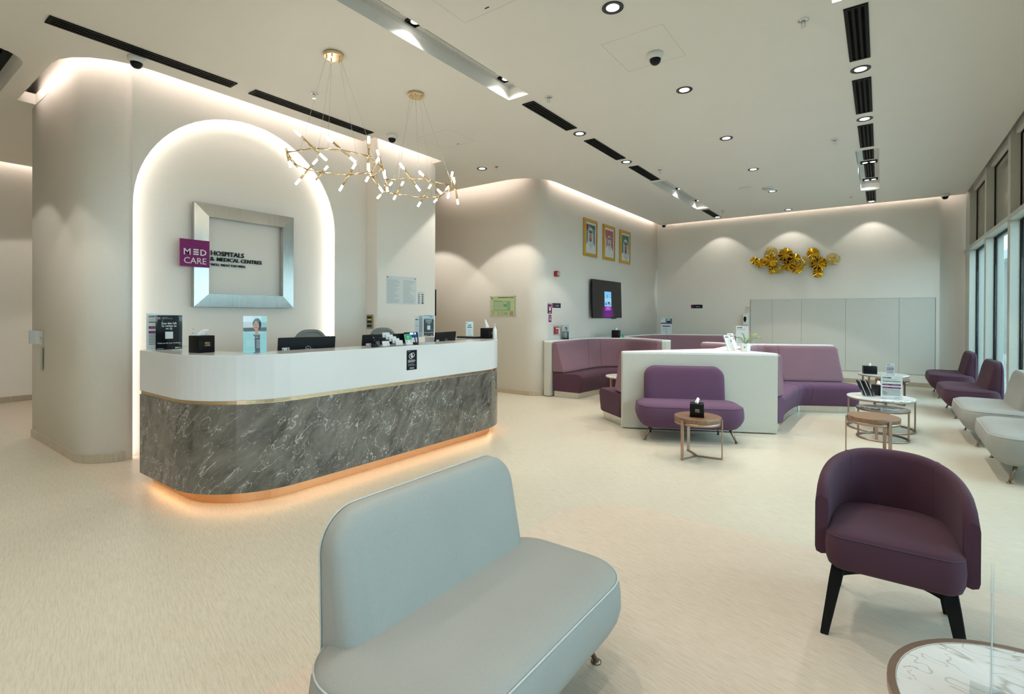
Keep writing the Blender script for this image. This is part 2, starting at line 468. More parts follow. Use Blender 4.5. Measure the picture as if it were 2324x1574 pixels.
M_SILVER = simple('silver_plastic', (0.52, 0.54, 0.54), 0.35, 0.3)
M_DARKRING = simple('dark_grey_ring', (0.03, 0.03, 0.03), 0.35)
M_GAP = simple('grey_shadow_gap', (0.10, 0.10, 0.09), 0.8)
M_MESH = simple('grey_mesh', (0.22, 0.22, 0.20), 0.8, var=0.25, scale=400)
M_PAPER = simple('white_paper', (0.66, 0.67, 0.66), 0.7, var=0.01)
M_TISSUE = simple('tissue_paper', (0.86, 0.86, 0.84), 0.9, var=0.02)
M_ACRYL = m_clear('clear_acrylic', (0.96, 0.98, 0.985), 0.012, 0.02, 0.22)
M_GLASS = m_clear('window_glass', (0.80, 0.93, 0.95), 0.08)
M_GLASSU = simple('spandrel_glass', (0.40, 0.375, 0.30), 0.12, var=0.02)
M_DGLASS = simple('smoked_glass', (0.06, 0.075, 0.075), 0.04, var=0.02)
M_FIN = simple('window_fin', (0.56, 0.57, 0.51), 0.5, var=0.02)
M_REDP = simple('red_plastic', (0.45, 0.02, 0.03), 0.35)
M_LEAF = simple('green_leaf', (0.10, 0.20, 0.015), 0.45, var=0.45, scale=12)
M_SOIL = simple('potting_soil', (0.05, 0.035, 0.02), 0.9, var=0.4, scale=80)
M_CONC = simple('concrete', (0.36, 0.38, 0.37), 0.85, var=0.08, scale=3)
M_LED = m_glow('downlight_lamp', (1.0, 0.98, 0.95), 5)
M_NICHE = m_glow('arch_light_strip', (1.0, 0.93, 0.85), 2.8)
M_TIP = m_glow('chandelier_glass', (1.0, 0.90, 0.74), 13.0)
M_UNDER = m_glow('counter_under_strip', (1.0, 0.58, 0.25), 8.0)
M_FLUO = m_glow('fluorescent_tube', (0.95, 1.0, 1.0), 6.0)

# ================================================================== SETTING
# floor
b = MB(); b.box(-12.2, 1.62, -5.0, 13.7, -0.12, 0.0, M_FLOOR); struct(b.build('floor'))

# ceiling plate with cove slots, light troughs
arc_r = [(-6.40, 1.30)] + [(-6.40 + 0.63 * sin(rad(a)), 1.93 - 0.63 * cos(rad(a))) for a in range(15, 91, 15)]
arc_w = [(-6.34 + 0.36 * sin(rad(a)), 1.82 - 0.36 * cos(rad(a))) for a in range(0, 91, 9)]      # wall face corner r .40
slot1 = [(-7.81, 1.30)] + arc_r + [(-5.77, 4.405), (-5.51, 4.405), (-5.51, 5.70), (-5.76, 5.70), (-5.76, 4.66), (-5.99, 4.66), (-5.99, 1.90)] + \
        [(p[0] - 0.01, p[1] + 0.012) for p in arc_w[::-1]] + [(-7.81, 1.452)]
corner_w = [(-5.14 + 0.30 * cos(rad(a)), 7.75 + 0.30 * sin(rad(a))) for a in range(-90, 1, 9)]
corner_c = [(-5.36 + 0.64 * cos(rad(a)), 7.80 + 0.64 * sin(rad(a))) for a in range(-90, 1, 15)]
outer = [(-11.2, -4.9), (1.32, -4.9), (1.32, 13.115), (-4.72, 13.115)] + corner_c[::-1] + [(-11.2, 7.16)]
troughs = {'near_left': (-3.37 * K, 1.71 * K, -3.10 * K, 4.54 * K), 'far_left': (-3.37 * K, 8.88 * K, -3.10 * K, 11.69 * K),
           'near_right': (-0.315 * K, 1.74 * K, -0.03 * K, 4.57 * K), 'far_right': (-0.315 * K, 8.89 * K, -0.03 * K, 11.73 * K)}
def rloop(x0, y0, x1, y1): return [(x0, y0), (x1, y0), (x1, y1), (x0, y1)]
side_slot = rrect(4.6, 1.5, 0.0, 6, -6.38 - 2.3, 0.395, 0, (0.02, 0.28, 0.02, 0.02))

loops = [outer, slot1] + [rloop(*t) for t in troughs.values()] + [side_slot]
b = MB(); b.plate(loops, XY, CEIL, CEIL + 0.12, M_CEIL)
struct(b.build('ceiling'))
b = MB(); b.box(-12.3, 1.75, -5.1, 13.8, 4.13, 4.2, M_CEIL); struct(b.build('ceiling_slab'))
# access hatch lines in the ceiling plate
def trough(i, t, spots):
    x0, y0, x1, y1 = t
    b = MB(); z0, z1 = CEIL + 0.121, CEIL + 0.165
    # upper body of the trough, open below
    for q in ((x0 - .02, x0, y0 - .02, y1 + .02), (x1, x1 + .02, y0 - .02, y1 + .02), (x0, x1, y0 - .02, y0), (x0, x1, y1, y1 + .02)):
        b.box(q[0], q[1], q[2], q[3], z0, z1, M_WHITE)
    b.box(x0 - .02, x1 + .02, y0 - .02, y1 + .02, z1, z1 + .02, M_WHITE)
    struct(b.build('trim_%d' % i))
for i, t in enumerate(troughs.values()): trough(i + 1, t, None)
b = MB(); x0, x1, y0, y1 = -11.0, -6.37, -0.37, 1.155
b.box(x0, x1, y0, y1, 4.05, 4.07, M_CEIL)
ws = rrect(4.62, 1.52, 0.0, 6, -8.68, 0.395, 0, (0.02, 0.29, 0.02, 0.02))
b.plate([ws, side_slot], XY, 3.941, 4.05, M_CEIL); struct(b.build('trim_5'))

# reception wall: niche wall with arched opening, rounded pillar end
WX = -5.98; NY0, NY1 = 1.825, 4.118; NR = (NY1 - NY0) / 2; NC = (NY0 + NY1) / 2; NS = 3.665 - NR
arch = [(NY0, 0.0)] + [(NC - NR * cos(rad(a)), NS + NR * sin(rad(a))) for a in range(0, 181, 5)] + [(NY1, 0.0)]
yz = lambda a, z, t: Vector((t, a, z))
b = MB()
front = [(1.86, 0.0), (1.86, 0.001)]
outerw = [(4.64, 0.0), (4.64, 4.13), (1.80, 4.13), (1.80, 0.0)]
prof = [(4.64, 0.0), (4.64, 4.13), (1.8195, 4.13), (1.8195, 0.0)] + [(p[0], p[1]) for p in arch]
# front sheet (a U shaped polygon round the arch)
tri = tessellate_polygon([[Vector((p[0], p[1], 0)) for p in prof]])
b.mesh([yz(p[0], p[1], WX) for p in prof], tri, M_WALL)
b.mesh([yz(p[0], p[1], WX - 0.13) for p in prof], tri, M_WALL)
n = len(arch)
b.mesh([yz(p[0], p[1], WX) for p in arch] + [yz(p[0], p[1], WX - 0.13) for p in arch],
       [(k, k + 1, n + k + 1, n + k) for k in range(n - 1)], M_WALL, True)
b.box(WX - 0.2, WX - 0.13, 1.6, 4.64, 0, 4.13, M_WALL)
struct(b.build('wall_reception', fix=False))
# arch light strip fixed to the reveal
b = MB()
a_in = [(NY0 + 0.006, 0.02)] + [(NC - (NR - 0.006) * cos(rad(a)), NS + (NR - 0.006) * sin(rad(a))) for a in range(0, 181, 5)] + [(NY1 - 0.006, 0.02)]
rings = []
for p, q in zip(arch, a_in):
    rings.append([yz(p[0], max(p[1], 0.02), WX - 0.115), yz(p[0], max(p[1], 0.02), WX - 0.02), yz(q[0], q[1], WX - 0.02), yz(q[0], q[1], WX - 0.115)])
b.loft(rings, M_NICHE, True, True, False)
tag(b.build('arch_light_strip'), 'glowing white light strip lining the arched wall niche behind the reception desk', 'light strip')
# pillar with rounded corner
b = MB()
pil = [(-8.0, 1.46)] + arc_w + [(-6.13, 1.822), (-6.18, 3.0), (-8.0, 3.0)]
b.plate([pil], XY, 0, 4.13, M_WALL, True); struct(b.build('wall_pillar'))
# column wall beside the desk
b = MB(); b.plate([rrect(1.05, 1.15, 0.02, 4, -6.255, 5.205)], XY, 0, 4.13, M_WALL); struct(b.build('wall_column'))
# picture wall and exit plan wall with rounded corner
b = MB()
pw = [(-11.3, 7.45)] + corner_w + [(-4.84, 13.22), (-5.05, 13.22), (-5.05, 7.70), (-11.3, 7.70)]
b.plate([pw], XY, 0, 4.13, M_WALL, True); struct(b.build('wall_left'))
b = MB(); b.box(-5.05, 0.95, 13.22, 13.7, 0, 4.13, M_WALL); b.box(0.95, 1.62, 13.42, 13.7, 0, 4.13, M_WALL); struct(b.build('wall_back'))
b = MB(); b.box(-11.55, -11.35, -5.0, 7.7, 0, 4.13, M_WALL); struct(b.build('wall_corridor'))
b = MB(); b.box(-11.5, 1.6, -5.0, -4.85, 0, 4.13, M_WALL); struct(b.build('wall_rear'))
# skirtings
def skirting(name, pts, h=0.085, d=0.012):
    b = MB(); q = offset_poly(pts, -d)
    rings = []
    for p, o in zip(pts, q):
        rings.append([Vector((p[0], p[1], 0.001)), Vector((o[0], o[1], 0.001)), Vector((o[0] * .3 + p[0] * .7, o[1] * .3 + p[1] * .7, 0.02)) if False else Vector((o[0], o[1], h)), Vector((p[0], p[1], h + 0.004))])
    b.loft(rings, M_SKIRT, True, True, False); struct(b.build(name))
skirting('baseboard_reception', [(-8.0, 1.46)] + arc_w[:-1])
skirting('baseboard_left', [(-9.0, 7.45)] + corner_w + [(-4.84, 13.2)])
skirting('baseboard_back', [(-4.8, 13.22), (0.95, 13.22)])
skirting('baseboard_corridor', [(-11.35, -4.8), (-11.35, 7.4)])
skirting('baseboard_column', [(-5.98, 4.63), (-5.73, 4.63), (-5.73, 5.78), (-6.7, 5.78)])

# window wall on the right: fins, transom, glazing
fin_y = [12.88 - 1.855 * k for k in range(10)]
for k, y in enumerate(fin_y):
    b = MB()
    y1 = 13.42 if k == 0 else y + 0.15
    b.box(1.35, 1.56, y - 0.05, y1 - 0.05, 0, 2.70, M_FIN); b.box(1.35, 1.56, y - 0.05, y1 - 0.05, 2.765, 4.13, M_FIN)
    struct(b.build('trim_%d' % (10 + k), bevel=0.003))
b = MB(); b.box(1.335, 1.56, -4.9, 13.42, 2.70, 2.765, M_FIN); struct(b.build('trim_6', bevel=0.004))
b = MB(); b.box(1.33, 1.56, -4.9, 13.42, 0.001, 0.09, M_FIN); struct(b.build('trim_7', bevel=0.004))
for k in range(len(fin_y) - 1):
    ya, yb = fin_y[k + 1] + 0.10, fin_y[k] - 0.05
    w = MB()
    for (z0, z1) in ((0.09, 0.115), (2.675, 2.70), (2.765, 2.79), (3.80, 3.83)):
        w.box(1.445, 1.485, ya, yb, z0, z1, M_BLACKM)
    for (z0, z1) in ((0.09, 2.70), (2.765, 3.83)):
        w.box(1.445, 1.485, ya, ya + 0.009, z0, z1, M_BLACKM); w.box(1.445, 1.485, yb - 0.009, yb, z0, z1, M_BLACKM)
    win = struct(w.build('window_%d' % (k + 1)))
    g = MB(); g.box(1.46, 1.47, ya + .01, yb - .01, 0.10, 2.69, M_GLASS); g.build('pane', win)
    g = MB(); g.box(1.46, 1.47, ya + .01, yb - .01, 2.775, 3.82, M_GLASSU); g.build('upper_pane', win)
b = MB(); b.box(1.40, 1.62, -4.9, 13.42, 3.82, 4.13, M_WALL); struct(b.build('wall_right'))

# outside the windows
b = MB(); b.box(1.63, 30, -30, 45, -0.3, -0.14, M_CONC); struct(b.build('ground'))
b = MB(); b.box(9.0, 9.4, -12, 40, -0.14, 1.15, M_CONC)
for k in range(9): b.box(8.9, 9.25, -12, 40, 1.35 + 0.2 * k, 1.42 + 0.2 * k, M_CONC)
tag(b.build('louvred_screen'), 'grey concrete parapet with horizontal louvres seen outside through the window glass', 'wall')
b = MB(); b.box(4.0, 9.6, 15, 40, 3.75, 4.1, M_CONC); tag(b.build('outside_slab'), 'far grey concrete canopy slab outside the windows carrying tube lights', 'canopy')
b = MB(); b.box(1.75, 6.0, -12, 4.6, 3.95, 4.15, M_CONC); o = tag(b.build('outside_slab'), 'unseen concrete slab added outside the windows to block sky light over the foreground', 'canopy')  # added out of view to cut the sky light reaching the foreground
for k, (x, y) in enumerate(((5.2, 16.5), (6.2, 21.0), (7.4, 27.0), (4.6, 27.5))):
    b = MB(); b.box(x - 0.06, x + 0.06, y - 0.7, y + 0.7, 3.62, 3.75, M_CONC)
    o = tag(b.build('tube_light'), ['nearest', 'second nearest', 'third', 'farthest'][k] + ' white tube light under the canopy outside the windows', 'light', 'tube lights outside')
    b = MB(); b.tube([(x, y - 0.68, 3.60), (x, y + 0.68, 3.60)], 0.03, M_FLUO); b.build('tube', o)
for k, (x, y) in enumerate(((4.4, 19.0), (4.4, 30.0))):
    b = MB(); b.box(x - .25, x + .25, y - .25, y + .25, -0.14, 3.75, M_CONC)
    tag(b.build('concrete_column'), ['nearer', 'farther'][k] + ' square concrete column outside holding the canopy slab', 'column', 'columns outside')

# concealed cupboards in the back wall
cab = thing('wall_cupboard', 'flush pale wall cupboards with five tall doors under the gold wall sculpture', 'cupboard', (0, 13.22, 0))
xs = [-2.531, -2.06, -1.46, -0.62, 0.31, 0.886]
b = MB(); b.box(xs[0] - .006, xs[-1] + .006, -0.006, -0.001, 0.251, 1.821, M_GAP); b.build('shadow_gap', cab)
for i in range(5):
    b = MB(); b.box(xs[i] + .002, xs[i + 1] - .002, -0.016, -0.004, 0.254, 1.818, M_CAB); o = b.build('door', cab, 0.001)
    if i in (1, 3):
        h = MB(); h.box((xs[i] + xs[i + 1]) / 2 - .04, (xs[i] + xs[i + 1]) / 2 + .04, -0.018, -0.0165, 1.775, 1.79, M_SEAMG); h.build('finger_pull', o)

# ================================================================== CEILING FITTINGS
def downlight(x, y, label, power=34, r=0.083, blend=0.12, size=92):
    t = thing('downlight', label, 'ceiling light', (x, y, CEIL), 0, 'round recessed downlights')
    b = MB(); b.lathe([(r * .80, -0.001), (r, -0.001), (r, -0.006), (r * .93, -0.009), (r * .82, -0.007)], M_DARKRING, n=28, cap=False)
    b.loft([[(q * cos(2 * pi * k / 28), q * sin(2 * pi * k / 28), z) for k in range(28)] for q, z in ((r * .82, -0.007), (r * .80, -0.001))], M_DARKRING, True, False)
    b.build('trim_ring', t, fix=False)
    b = MB(); b.lathe([(r * .83, -0.0075), (r * .60, -0.0035)], M_DARKRING, n=28, cap=False); b.build('reflector', t, fix=False)
    b = MB(); b.plate([circ(r * .60, 28)], XY, -0.0032, -0.0028, M_LED); b.build('lamp', t)
    if power:
        d = bpy.data.lights.new('downlight_spot', 'SPOT'); d.energy = power; d.spot_size = rad(size); d.spot_blend = blend
        d.shadow_soft_size = 0.04; d.color = (1.0, 0.94, 0.85)
        o = bpy.data.objects.new('downlight_spot', d); COL.objects.link(o); o.location = (x, y, CEIL - 0.02)
    return t
DLP = 42
mid = [(3.61, 'nearest downlight of the middle ceiling row, large at the top of the photo'), (5.37, 'second downlight of the middle ceiling row'), (7.16, 'third downlight of the middle ceiling row'),
       (8.94, 'fourth downlight of the middle ceiling row'), (10.72, 'fifth downlight of the middle ceiling row beside the smoke detector'), (12.80, 'last downlight of the middle row, close to the back wall')]
for y, l in mid: downlight(-1.685, y, l, DLP * (1.45 if y < 4 else 1.2 if y < 6 else 1.9 if y < 12 else .34))
for y, l in ((5.90, 'downlight between the two nearest vents of the right ceiling row'), (7.42, 'downlight between the second and third vents of the right ceiling row'), (12.86, 'downlight close to the back wall at the end of the right vent row')):
    downlight(-0.17, y, l, DLP * 1.6 if y < 12 else DLP * .34)
for y, l in ((5.87, 'downlight between the first and second vents of the left ceiling row'), (7.38, 'downlight between the second and third vents of the left ceiling row'), (12.80, 'downlight close to the back wall at the end of the left vent row')):
    downlight(-3.20, y, l, DLP * 1.6 if y < 12 else DLP * .34)
downlight(-5.26, 6.36, 'downlight in front of the wall with the evacuation plan', DLP * 1.7)
downlight(-7.25, 6.36, 'downlight over the passage hidden behind the reception column', DLP * 1.7)
for x, y in ((-1.685, 1.83), (-1.685, 0.05), (-1.685, -1.75), (-3.2, -0.9), (-3.2, 0.6), (-0.17, -0.9), (-0.17, 0.6), (-5.2, -1.2), (-5.2, 0.2), (-7.6, -1.2), (-9.6, 3.6), (-9.6, -0.6), (-9.6, 5.6), (-9.0, 2.2), (-10.2, 2.0), (-7.5, 0.30), (-6.1, 0.15)):  # rows continued out of view; corridor lamps added to brighten the left side
    d = downlight(x, y, 'unseen recessed downlight out of view, some added to brighten the left corridor', DLP * (1.2 if y == 1.83 else .7)); d['group'] = 'downlights behind the viewpoint'

def air_vent(x0, x1, y0, y1, label, z=CEIL):
    cx, cy = (x0 + x1) / 2, (y0 + y1) / 2; w, L = x1 - x0, y1 - y0
    t = thing('air_vent', label, 'air vent', (cx, cy, z), 0, 'black linear ceiling vents')
    b = MB(); fr = w * 0.17; sw = (w - 2 * fr); s = sw / 5
    b.box(-w / 2, -w / 2 + fr, -L / 2, L / 2, -0.010, -0.001, M_BLACKM); b.box(w / 2 - fr, w / 2, -L / 2, L / 2, -0.010, -0.001, M_BLACKM)
    b.box(-w / 2 + fr, w / 2 - fr, -L / 2, -L / 2 + fr, -0.010, -0.001, M_BLACKM); b.box(-w / 2 + fr, w / 2 - fr, L / 2 - fr, L / 2, -0.010, -0.001, M_BLACKM)
    b.build('frame', t, 0.001)
    b = MB(); b.box(-w / 2 + .004, w / 2 - .004, -L / 2 + .004, L / 2 - .004, -0.0025, -0.0012, M_SLOT); b.build('backing', t)
    for k in (1, 3):
        b = MB(); xx = -w / 2 + fr + k * s
        b.box(xx, xx + s, -L / 2 + fr, L / 2 - fr, -0.009, -0.0025, M_BLACKM); b.build('blade', t)
    for k in (0, 2, 4):
        b = MB(); xx = -w / 2 + fr + k * s + s / 2; m = int(L / 0.02)
        for j in range(m):
            yy = -L / 2 + fr + 0.012 + j * (L - 2 * fr - 0.02) / m
            b.box(xx - s * .42, xx + s * .42, yy, yy + 0.004, -0.0065, -0.0026, M_BLACKM)
        b.build('louvre_strip', t)
    return t
vl, vr = (-3.31 * K, -3.15 * K), (-0.25 * K, -0.09 * K)
nm = ['nearest', 'second', 'third', 'farthest']
for (xa, xb), side in ((vl, 'left'), (vr, 'right')):
    for k, (a, c) in enumerate(((4.71, 5.71), (6.19, 7.24), (7.71, 8.72), (11.85, 12.82))):
        air_vent(xa, xb, a * K, c * K, '%s black slotted vent of the %s ceiling row' % (nm[k], side))
air_vent(-5.57 * K, -5.41 * K, 1.09 * K, 2.56 * K, 'long black linear vent above the arched reception niche')
air_vent(-5.565 * K, -5.405 * K, 2.745 * K, 4.30 * K, 'long black linear vent behind the gold chandeliers')
tr_z = CEIL + 0.163
def trough_fit(key, side):
    x0, y0, x1, y1 = troughs[key]; c = (x0 + x1) / 2; L = y1 - y0
    segs = [(y0 + .05, y0 + .05 + L * .40), (y0 + L * .525, y0 + L * .525 + L * .36)]
    for k, (a, e) in enumerate(segs):
        air_vent(c - .07, c + .07, a, e, '%s black vent inside the %s recessed ceiling trough' % (('nearer', 'farther')[k], side), tr_z)
    for k, y in enumerate((y0 + L * .475, y1 - .17)):
        t = thing('twin_spotlight', '%s square twin spotlight inside the %s recessed ceiling trough' % (('nearer', 'farther')[k], side), 'ceiling light', (c, y, tr_z), 0, 'square spotlights in the troughs')
        b = MB()
        for q in ((-.115, -.105, -.06, .06), (.105, .115, -.06, .06), (-.105, .105, -.06, -.05), (-.105, .105, .05, .06)): b.box(*q, -0.02, -0.001, M_BLACKM)
        b.box(-.105, .105, -.05, .05, -0.004, -0.001, M_BLACKM); b.build('housing', t)
        for sx in (-.052, .052):
            b = MB(); b.lathe([(.044, -.004), (.044, -.014), (.036, -.016)], M_SILVER, n=20); o = b.build('spot_head', t)
            o.location = (sx, 0, 0)
            g = MB(); g.plate([circ(.034, 20)], XY, -.0172, -.0165, M_LED); g.build('lamp', o)
        d = bpy.data.lights.new('trough_spot', 'SPOT'); d.energy = 5; d.spot_size = rad(130); d.spot_blend = 0.3; d.shadow_soft_size = 0.03; d.color = (1, .97, .92)
        o = bpy.data.objects.new('trough_spot', d); COL.objects.link(o); o.location = (c - 0.03, y, tr_z - 0.03)
trough_fit('near_left', 'near left'); trough_fit('far_left', 'far left'); trough_fit('far_right', 'far right')
x0, y0, x1, y1 = troughs['near_right']
trough_fit('near_right', 'near right')
air_vent(-8.6, -6.72, 1.00, 1.07, 'short black vent inside the recess at the top left corner', 4.05)

def sprinkler(x, y, label):
    t = thing('sprinkler', label, 'sprinkler', (x, y, CEIL), 0, 'ceiling sprinklers')
    b = MB(); b.lathe([(.0, -.001), (.040, -.001), (.040, -.004), (.030, -.009), (.018, -.010)], M_CHROME, n=20, cap=False); b.build('rosette', t)
    b = MB(); b.lathe([(.011, -.008), (.012, -.022), (.007, -.024)], M_CHROME, n=12)
    for s in (-1, 1): b.tube([(s * .010, 0, -.022), (s * .014, 0, -.038), (s * .003, 0, -.052)], .0028, M_CHROME, 6)
    b.build('frame_arms', t)
    b = MB(); b.lathe([(.020, -.052), (.020, -.054)], M_CHROME, n=14); b.build('deflector', t)
for x, y, l in ((-4.95, 3.145, 'sprinkler head beside the long vent behind the left chandelier'), (-2.94, 4.69, 'sprinkler head beside the nearest left row vent'),
                (-5.0, 6.41, 'sprinkler head beside the downlight near the evacuation plan wall'), (-2.93, 8.10, 'sprinkler head beside the third left row vent'),
                (-0.516, 4.66, 'nearest sprinkler head, beside the nearest right row vent'), (-0.516, 8.08, 'sprinkler head beside the third right row vent'),
                (-2.92, 12.09, 'sprinkler head beside the farthest left row vent'), (-0.50, 12.16, 'sprinkler head beside the farthest right row vent')):
    sprinkler(x, y, l)
def dome_camera(x, y, label, rz=0):
    t = thing('dome_camera', label, 'security camera', (x, y, CEIL), rz, 'ceiling dome cameras')
    b = MB(); b.lathe([(.070, -.001), (.072, -.020), (.066, -.042), (.052, -.052)], M_WHITE, n=28); b.build('base', t)
    b = MB(); b.lathe([(.050, -.050), (.049, -.066), (.041, -.084), (.026, -.097), (.004, -.102)], M_BLACK, n=24); b.build('dome', t)
dome_camera(-5.60, 1.735, 'white dome camera with black lens above the arched niche')
dome_camera(-5.25, 4.475, 'white dome camera above the reception column, behind the right chandelier')
dome_camera(-1.667, 4.475, 'white dome camera on open ceiling between the two nearest middle downlights')
dome_camera(-4.56, 12.92, 'white dome camera in the far left ceiling corner')
dome_camera(1.0, 12.90, 'white dome camera in the far right ceiling corner by the windows')
t = thing('smoke_detector', 'round white smoke detector beside the fifth middle row downlight', 'smoke detector', (-1.706, 10.40, CEIL))
b = MB(); b.lathe([(.11, -.001), (.11, -.012), (.075, -.018), (.07, -.045), (.05, -.06), (.02, -.064)], M_WHITE, n=28); b.build('body', t)
b = MB(); b.lathe([(.071, -.028), (.0735, -.032), (.071, -.038)], M_SLOT, n=28, cap=False); b.build('vent_band', t)
b = MB(); b.lathe([(.10, -.001), (.10, -.008), (.09, -.011)], M_WHITE, n=28); o = b.build('ceiling_speaker'); o.location = (-2.05, 10.16, CEIL)
tag(o, 'flat round white ceiling disc left of the smoke detector', 'ceiling speaker')
for k, (x0, x1, y0, y1) in enumerate(((-2.0, -1.45, 4.05, 4.66), (-2.75, -2.2, 2.55, 3.1), (-5.05, -4.5, 4.75, 5.3))):
    b = MB()
    for q in ((x0, x1, y0, y0 + .003), (x0, x1, y1 - .003, y1), (x0, x0 + .003, y0, y1), (x1 - .003, x1, y0, y1)): b.box(q[0], q[1], q[2], q[3], CEIL - .0006, CEIL + .0002, M_SEAMG)
    b.box((x0 + x1) / 2 - .02, (x0 + x1) / 2 + .02, y1 - .06, y1 - .05, CEIL - .002, CEIL + .0002, M_BLACKM)
    struct(b.build('trim_%d' % (30 + k)))

# chandeliers
def chandelier(c, sticks, label, cz):
    t = thing('chandelier', label, 'chandelier', (c[0], c[1], CEIL), 0, 'gold branch chandeliers')
    D = lambda p: Vector((p[0], p[1], p[2] - CEIL))
    b = MB(); b.lathe([(.088, -.001), (.088, -.03), (.084, -.034)], M_BRASS, n=32); can = b.build('canopy', t)
    mids = []
    for a, e in sticks:
        a = D(a); e = D(e); d = e - a
        b = MB(); b.tube([a + d * .20, a + d * .80], .0100, M_BRASS, 10); st = b.build('brass_arm', t)
        for p, q in ((a, a + d * .215), (e, e - d * .215)):
            g = MB(); g.tube([p, p + (q - p) * .04, q], [.0085, .0115, .0098], M_TIP, 10); g.build('glass_tip', st)
        mids.append(a + d * .5)
    order = sorted(range(len(mids)), key=lambda i: atan2(mids[i].y, mids[i].x))
    zr = cz - CEIL
    pts = []
    for i in order:
        a, e = D(sticks[i][0]), D(sticks[i][1]); d = e - a
        f = min(max((zr - a.z) / d.z, .3), .7); pts.append(a + d * f)
    n = len(pts)
    for k in range(n):
        b = MB(); p, q = pts[k], pts[(k + 1) % n]
        if k % 2 == 0: q = q + (q - p) * 0.10
        b.tube([p, q], .0068, M_BRASS, 8); b.build('ring_rod', t)
    for k in range(5):
        a = 2 * pi * k / 5 + 0.4
        top = Vector((.062 * cos(a), .062 * sin(a), -.034))
        j = min(range(n), key=lambda i: abs((atan2(pts[i].y, pts[i].x) - a + pi) % (2 * pi) - pi))
        q = (pts[j] + pts[(j + 1) % n]) / 2
        b = MB(); b.tube([top, q], .0013, M_CHROME, 5); b.build('wire', t)
        b = MB(); b.tube([top + Vector((0, 0, .002)), top - Vector((0, 0, .022))], .006, M_BRASS, 8); b.build('cable_grip', can)
    return t
S1 = [((.06, -.416, 2.987), (.312, -.281, 2.727)), ((.315, -.278, 2.919), (.415, -.068, 2.743)), ((.414, .07, 3.002), (.415, .064, 2.707)), ((.104, .41, 3.03), (.294, .353, 2.72)), ((-.119, -.403, 2.918), (.008, -.42, 2.689)),
      ((-.211, -.376, 2.894), (-.416, -.06, 2.80)), ((-.409, .095, 2.953), (-.398, -.133, 2.663)), ((-.375, .19, 2.904), (-.417, .047, 2.704)), ((-.184, .377, 2.945), (-.312, .281, 2.671)), ((.163, .387, 2.946), (-.062, .408, 2.754)), ((-.028, .419, 2.846), (.276, .335, 2.594))]
S2 = [((.179, -.38, 2.948), (.334, -.254, 2.678)), ((.327, -.263, 2.873), (.419, -.031, 2.682)), ((.388, .16, 2.954), (.416, .061, 2.654)), ((.371, .196, 2.906), (.337, .306, 2.643)), ((-.011, -.42, 2.903), (.04, -.418, 2.681)),
      ((-.386, .167, 2.966), (-.417, .054, 2.749)), ((-.158, .389, 2.953), (-.29, .304, 2.695)), ((.11, .405, 2.892), (-.124, .401, 2.743)), ((-.419, .03, 2.935), (-.35, -.23, 2.70))]
chandelier((-4.05, 2.77), S1, 'larger near gold branch chandelier with glowing glass tips over the reception desk', 2.83)
chandelier((-4.06, 3.79), S2, 'farther gold branch chandelier with glowing glass tips, right of the larger one', 2.80)

# ================================================================== RECEPTION COUNTER
CT = 1.135
cpath = fillet([(-5.05, 1.59), (-3.73, 1.59), (-3.73, 5.25), (-5.05, 5.25)], 0.655, 16)   # outer face, desk to the left
def band(d0, d1, z0, z1, m, b):
    p, q = offset_poly(cpath, d0), offset_poly(cpath, d1)
    b.loft([[Vector((x[0], x[1], z0)), Vector((y[0], y[1], z0)), Vector((y[0], y[1], z1)), Vector((x[0], x[1], z1))] for x, y in zip(p, q)], m, True, True, False)
counter = thing('reception_counter', 'long curved reception counter, white stone above grey marble with a glowing copper plinth', 'reception desk', (0, 0, 0))
b = MB(); band(0.0, 0.14, 0.10, 0.765, M_STONE, b); o = b.build('marble_front', counter, 0.004)
b = MB(); band(0.012, 0.13, 0.765, 0.793, M_GOLDSTRIP, b); b.build('metal_strip', counter)
b = MB(); band(0.0, 0.36, 0.793, CT, M_QUARTZ, b); b.build('white_top', counter, 0.006, seg=3)
b = MB(); band(0.10, 0.135, 0.001, 0.10, M_COPPER, b); b.build('plinth', counter)
b = MB(); band(0.084, 0.098, 0.088, 0.0995, M_UNDER, b); b.build('light_strip', counter)
b = MB(); band(0.36, 1.0, 0.70, 0.735, M_WHITE, b); b.build('desk_worktop', counter, 0.003)
b = MB(); band(0.14, 0.18, 0.10, 0.793, M_WHITE, b); b.build('inner_panel', counter)

# MED CARE wall sign ------------------------------------------------
YZW = lambda x: frame_map((x, 0, 0), (0, 1, 0), (0, 0, 1), (1, 0, 0))     # wall facing +x: a = y, b = z
fr = thing('metal_frame', 'large square brushed steel frame on the back of the arched niche', 'frame', (WX - 0.13, 2.97, 2.09))
def mitred(name, par, w, h, bw, d0, d1, m, mp, edge=0.012):
    o4 = [(-w / 2, -h / 2), (w / 2, -h / 2), (w / 2, h / 2), (-w / 2, h / 2)]
    i4 = [(-w / 2 + bw, -h / 2 + bw), (w / 2 - bw, -h / 2 + bw), (w / 2 - bw, h / 2 - bw), (-w / 2 + bw, h / 2 - bw)]
    for k in range(4):
        l = (k + 1) % 4; b = MB()
        q = [o4[k], o4[l], i4[l], i4[k]]
        zs = [d1 - edge, d1 - edge, d1, d1]
        b.face([mp(p[0], p[1], z) for p, z in zip(q, zs)], m); b.face([mp(p[0], p[1], d0) for p in q[::-1]], m)
        b.face([mp(*q[0], d0), mp(*q[1], d0), mp(*q[1], zs[1]), mp(*q[0], zs[0])], m); b.face([mp(*q[2], d0), mp(*q[3], d0), mp(*q[3], d1), mp(*q[2], d1)], m)
        b.build(name, par)
L = frame_map((0, 0, 0), (0, 1, 0), (0, 0, 1), (1, 0, 0))
mitred('rail', fr, 1.15, 1.145, 0.145, 0.035, 0.098, M_STEEL, L, 0.012)
b = MB()
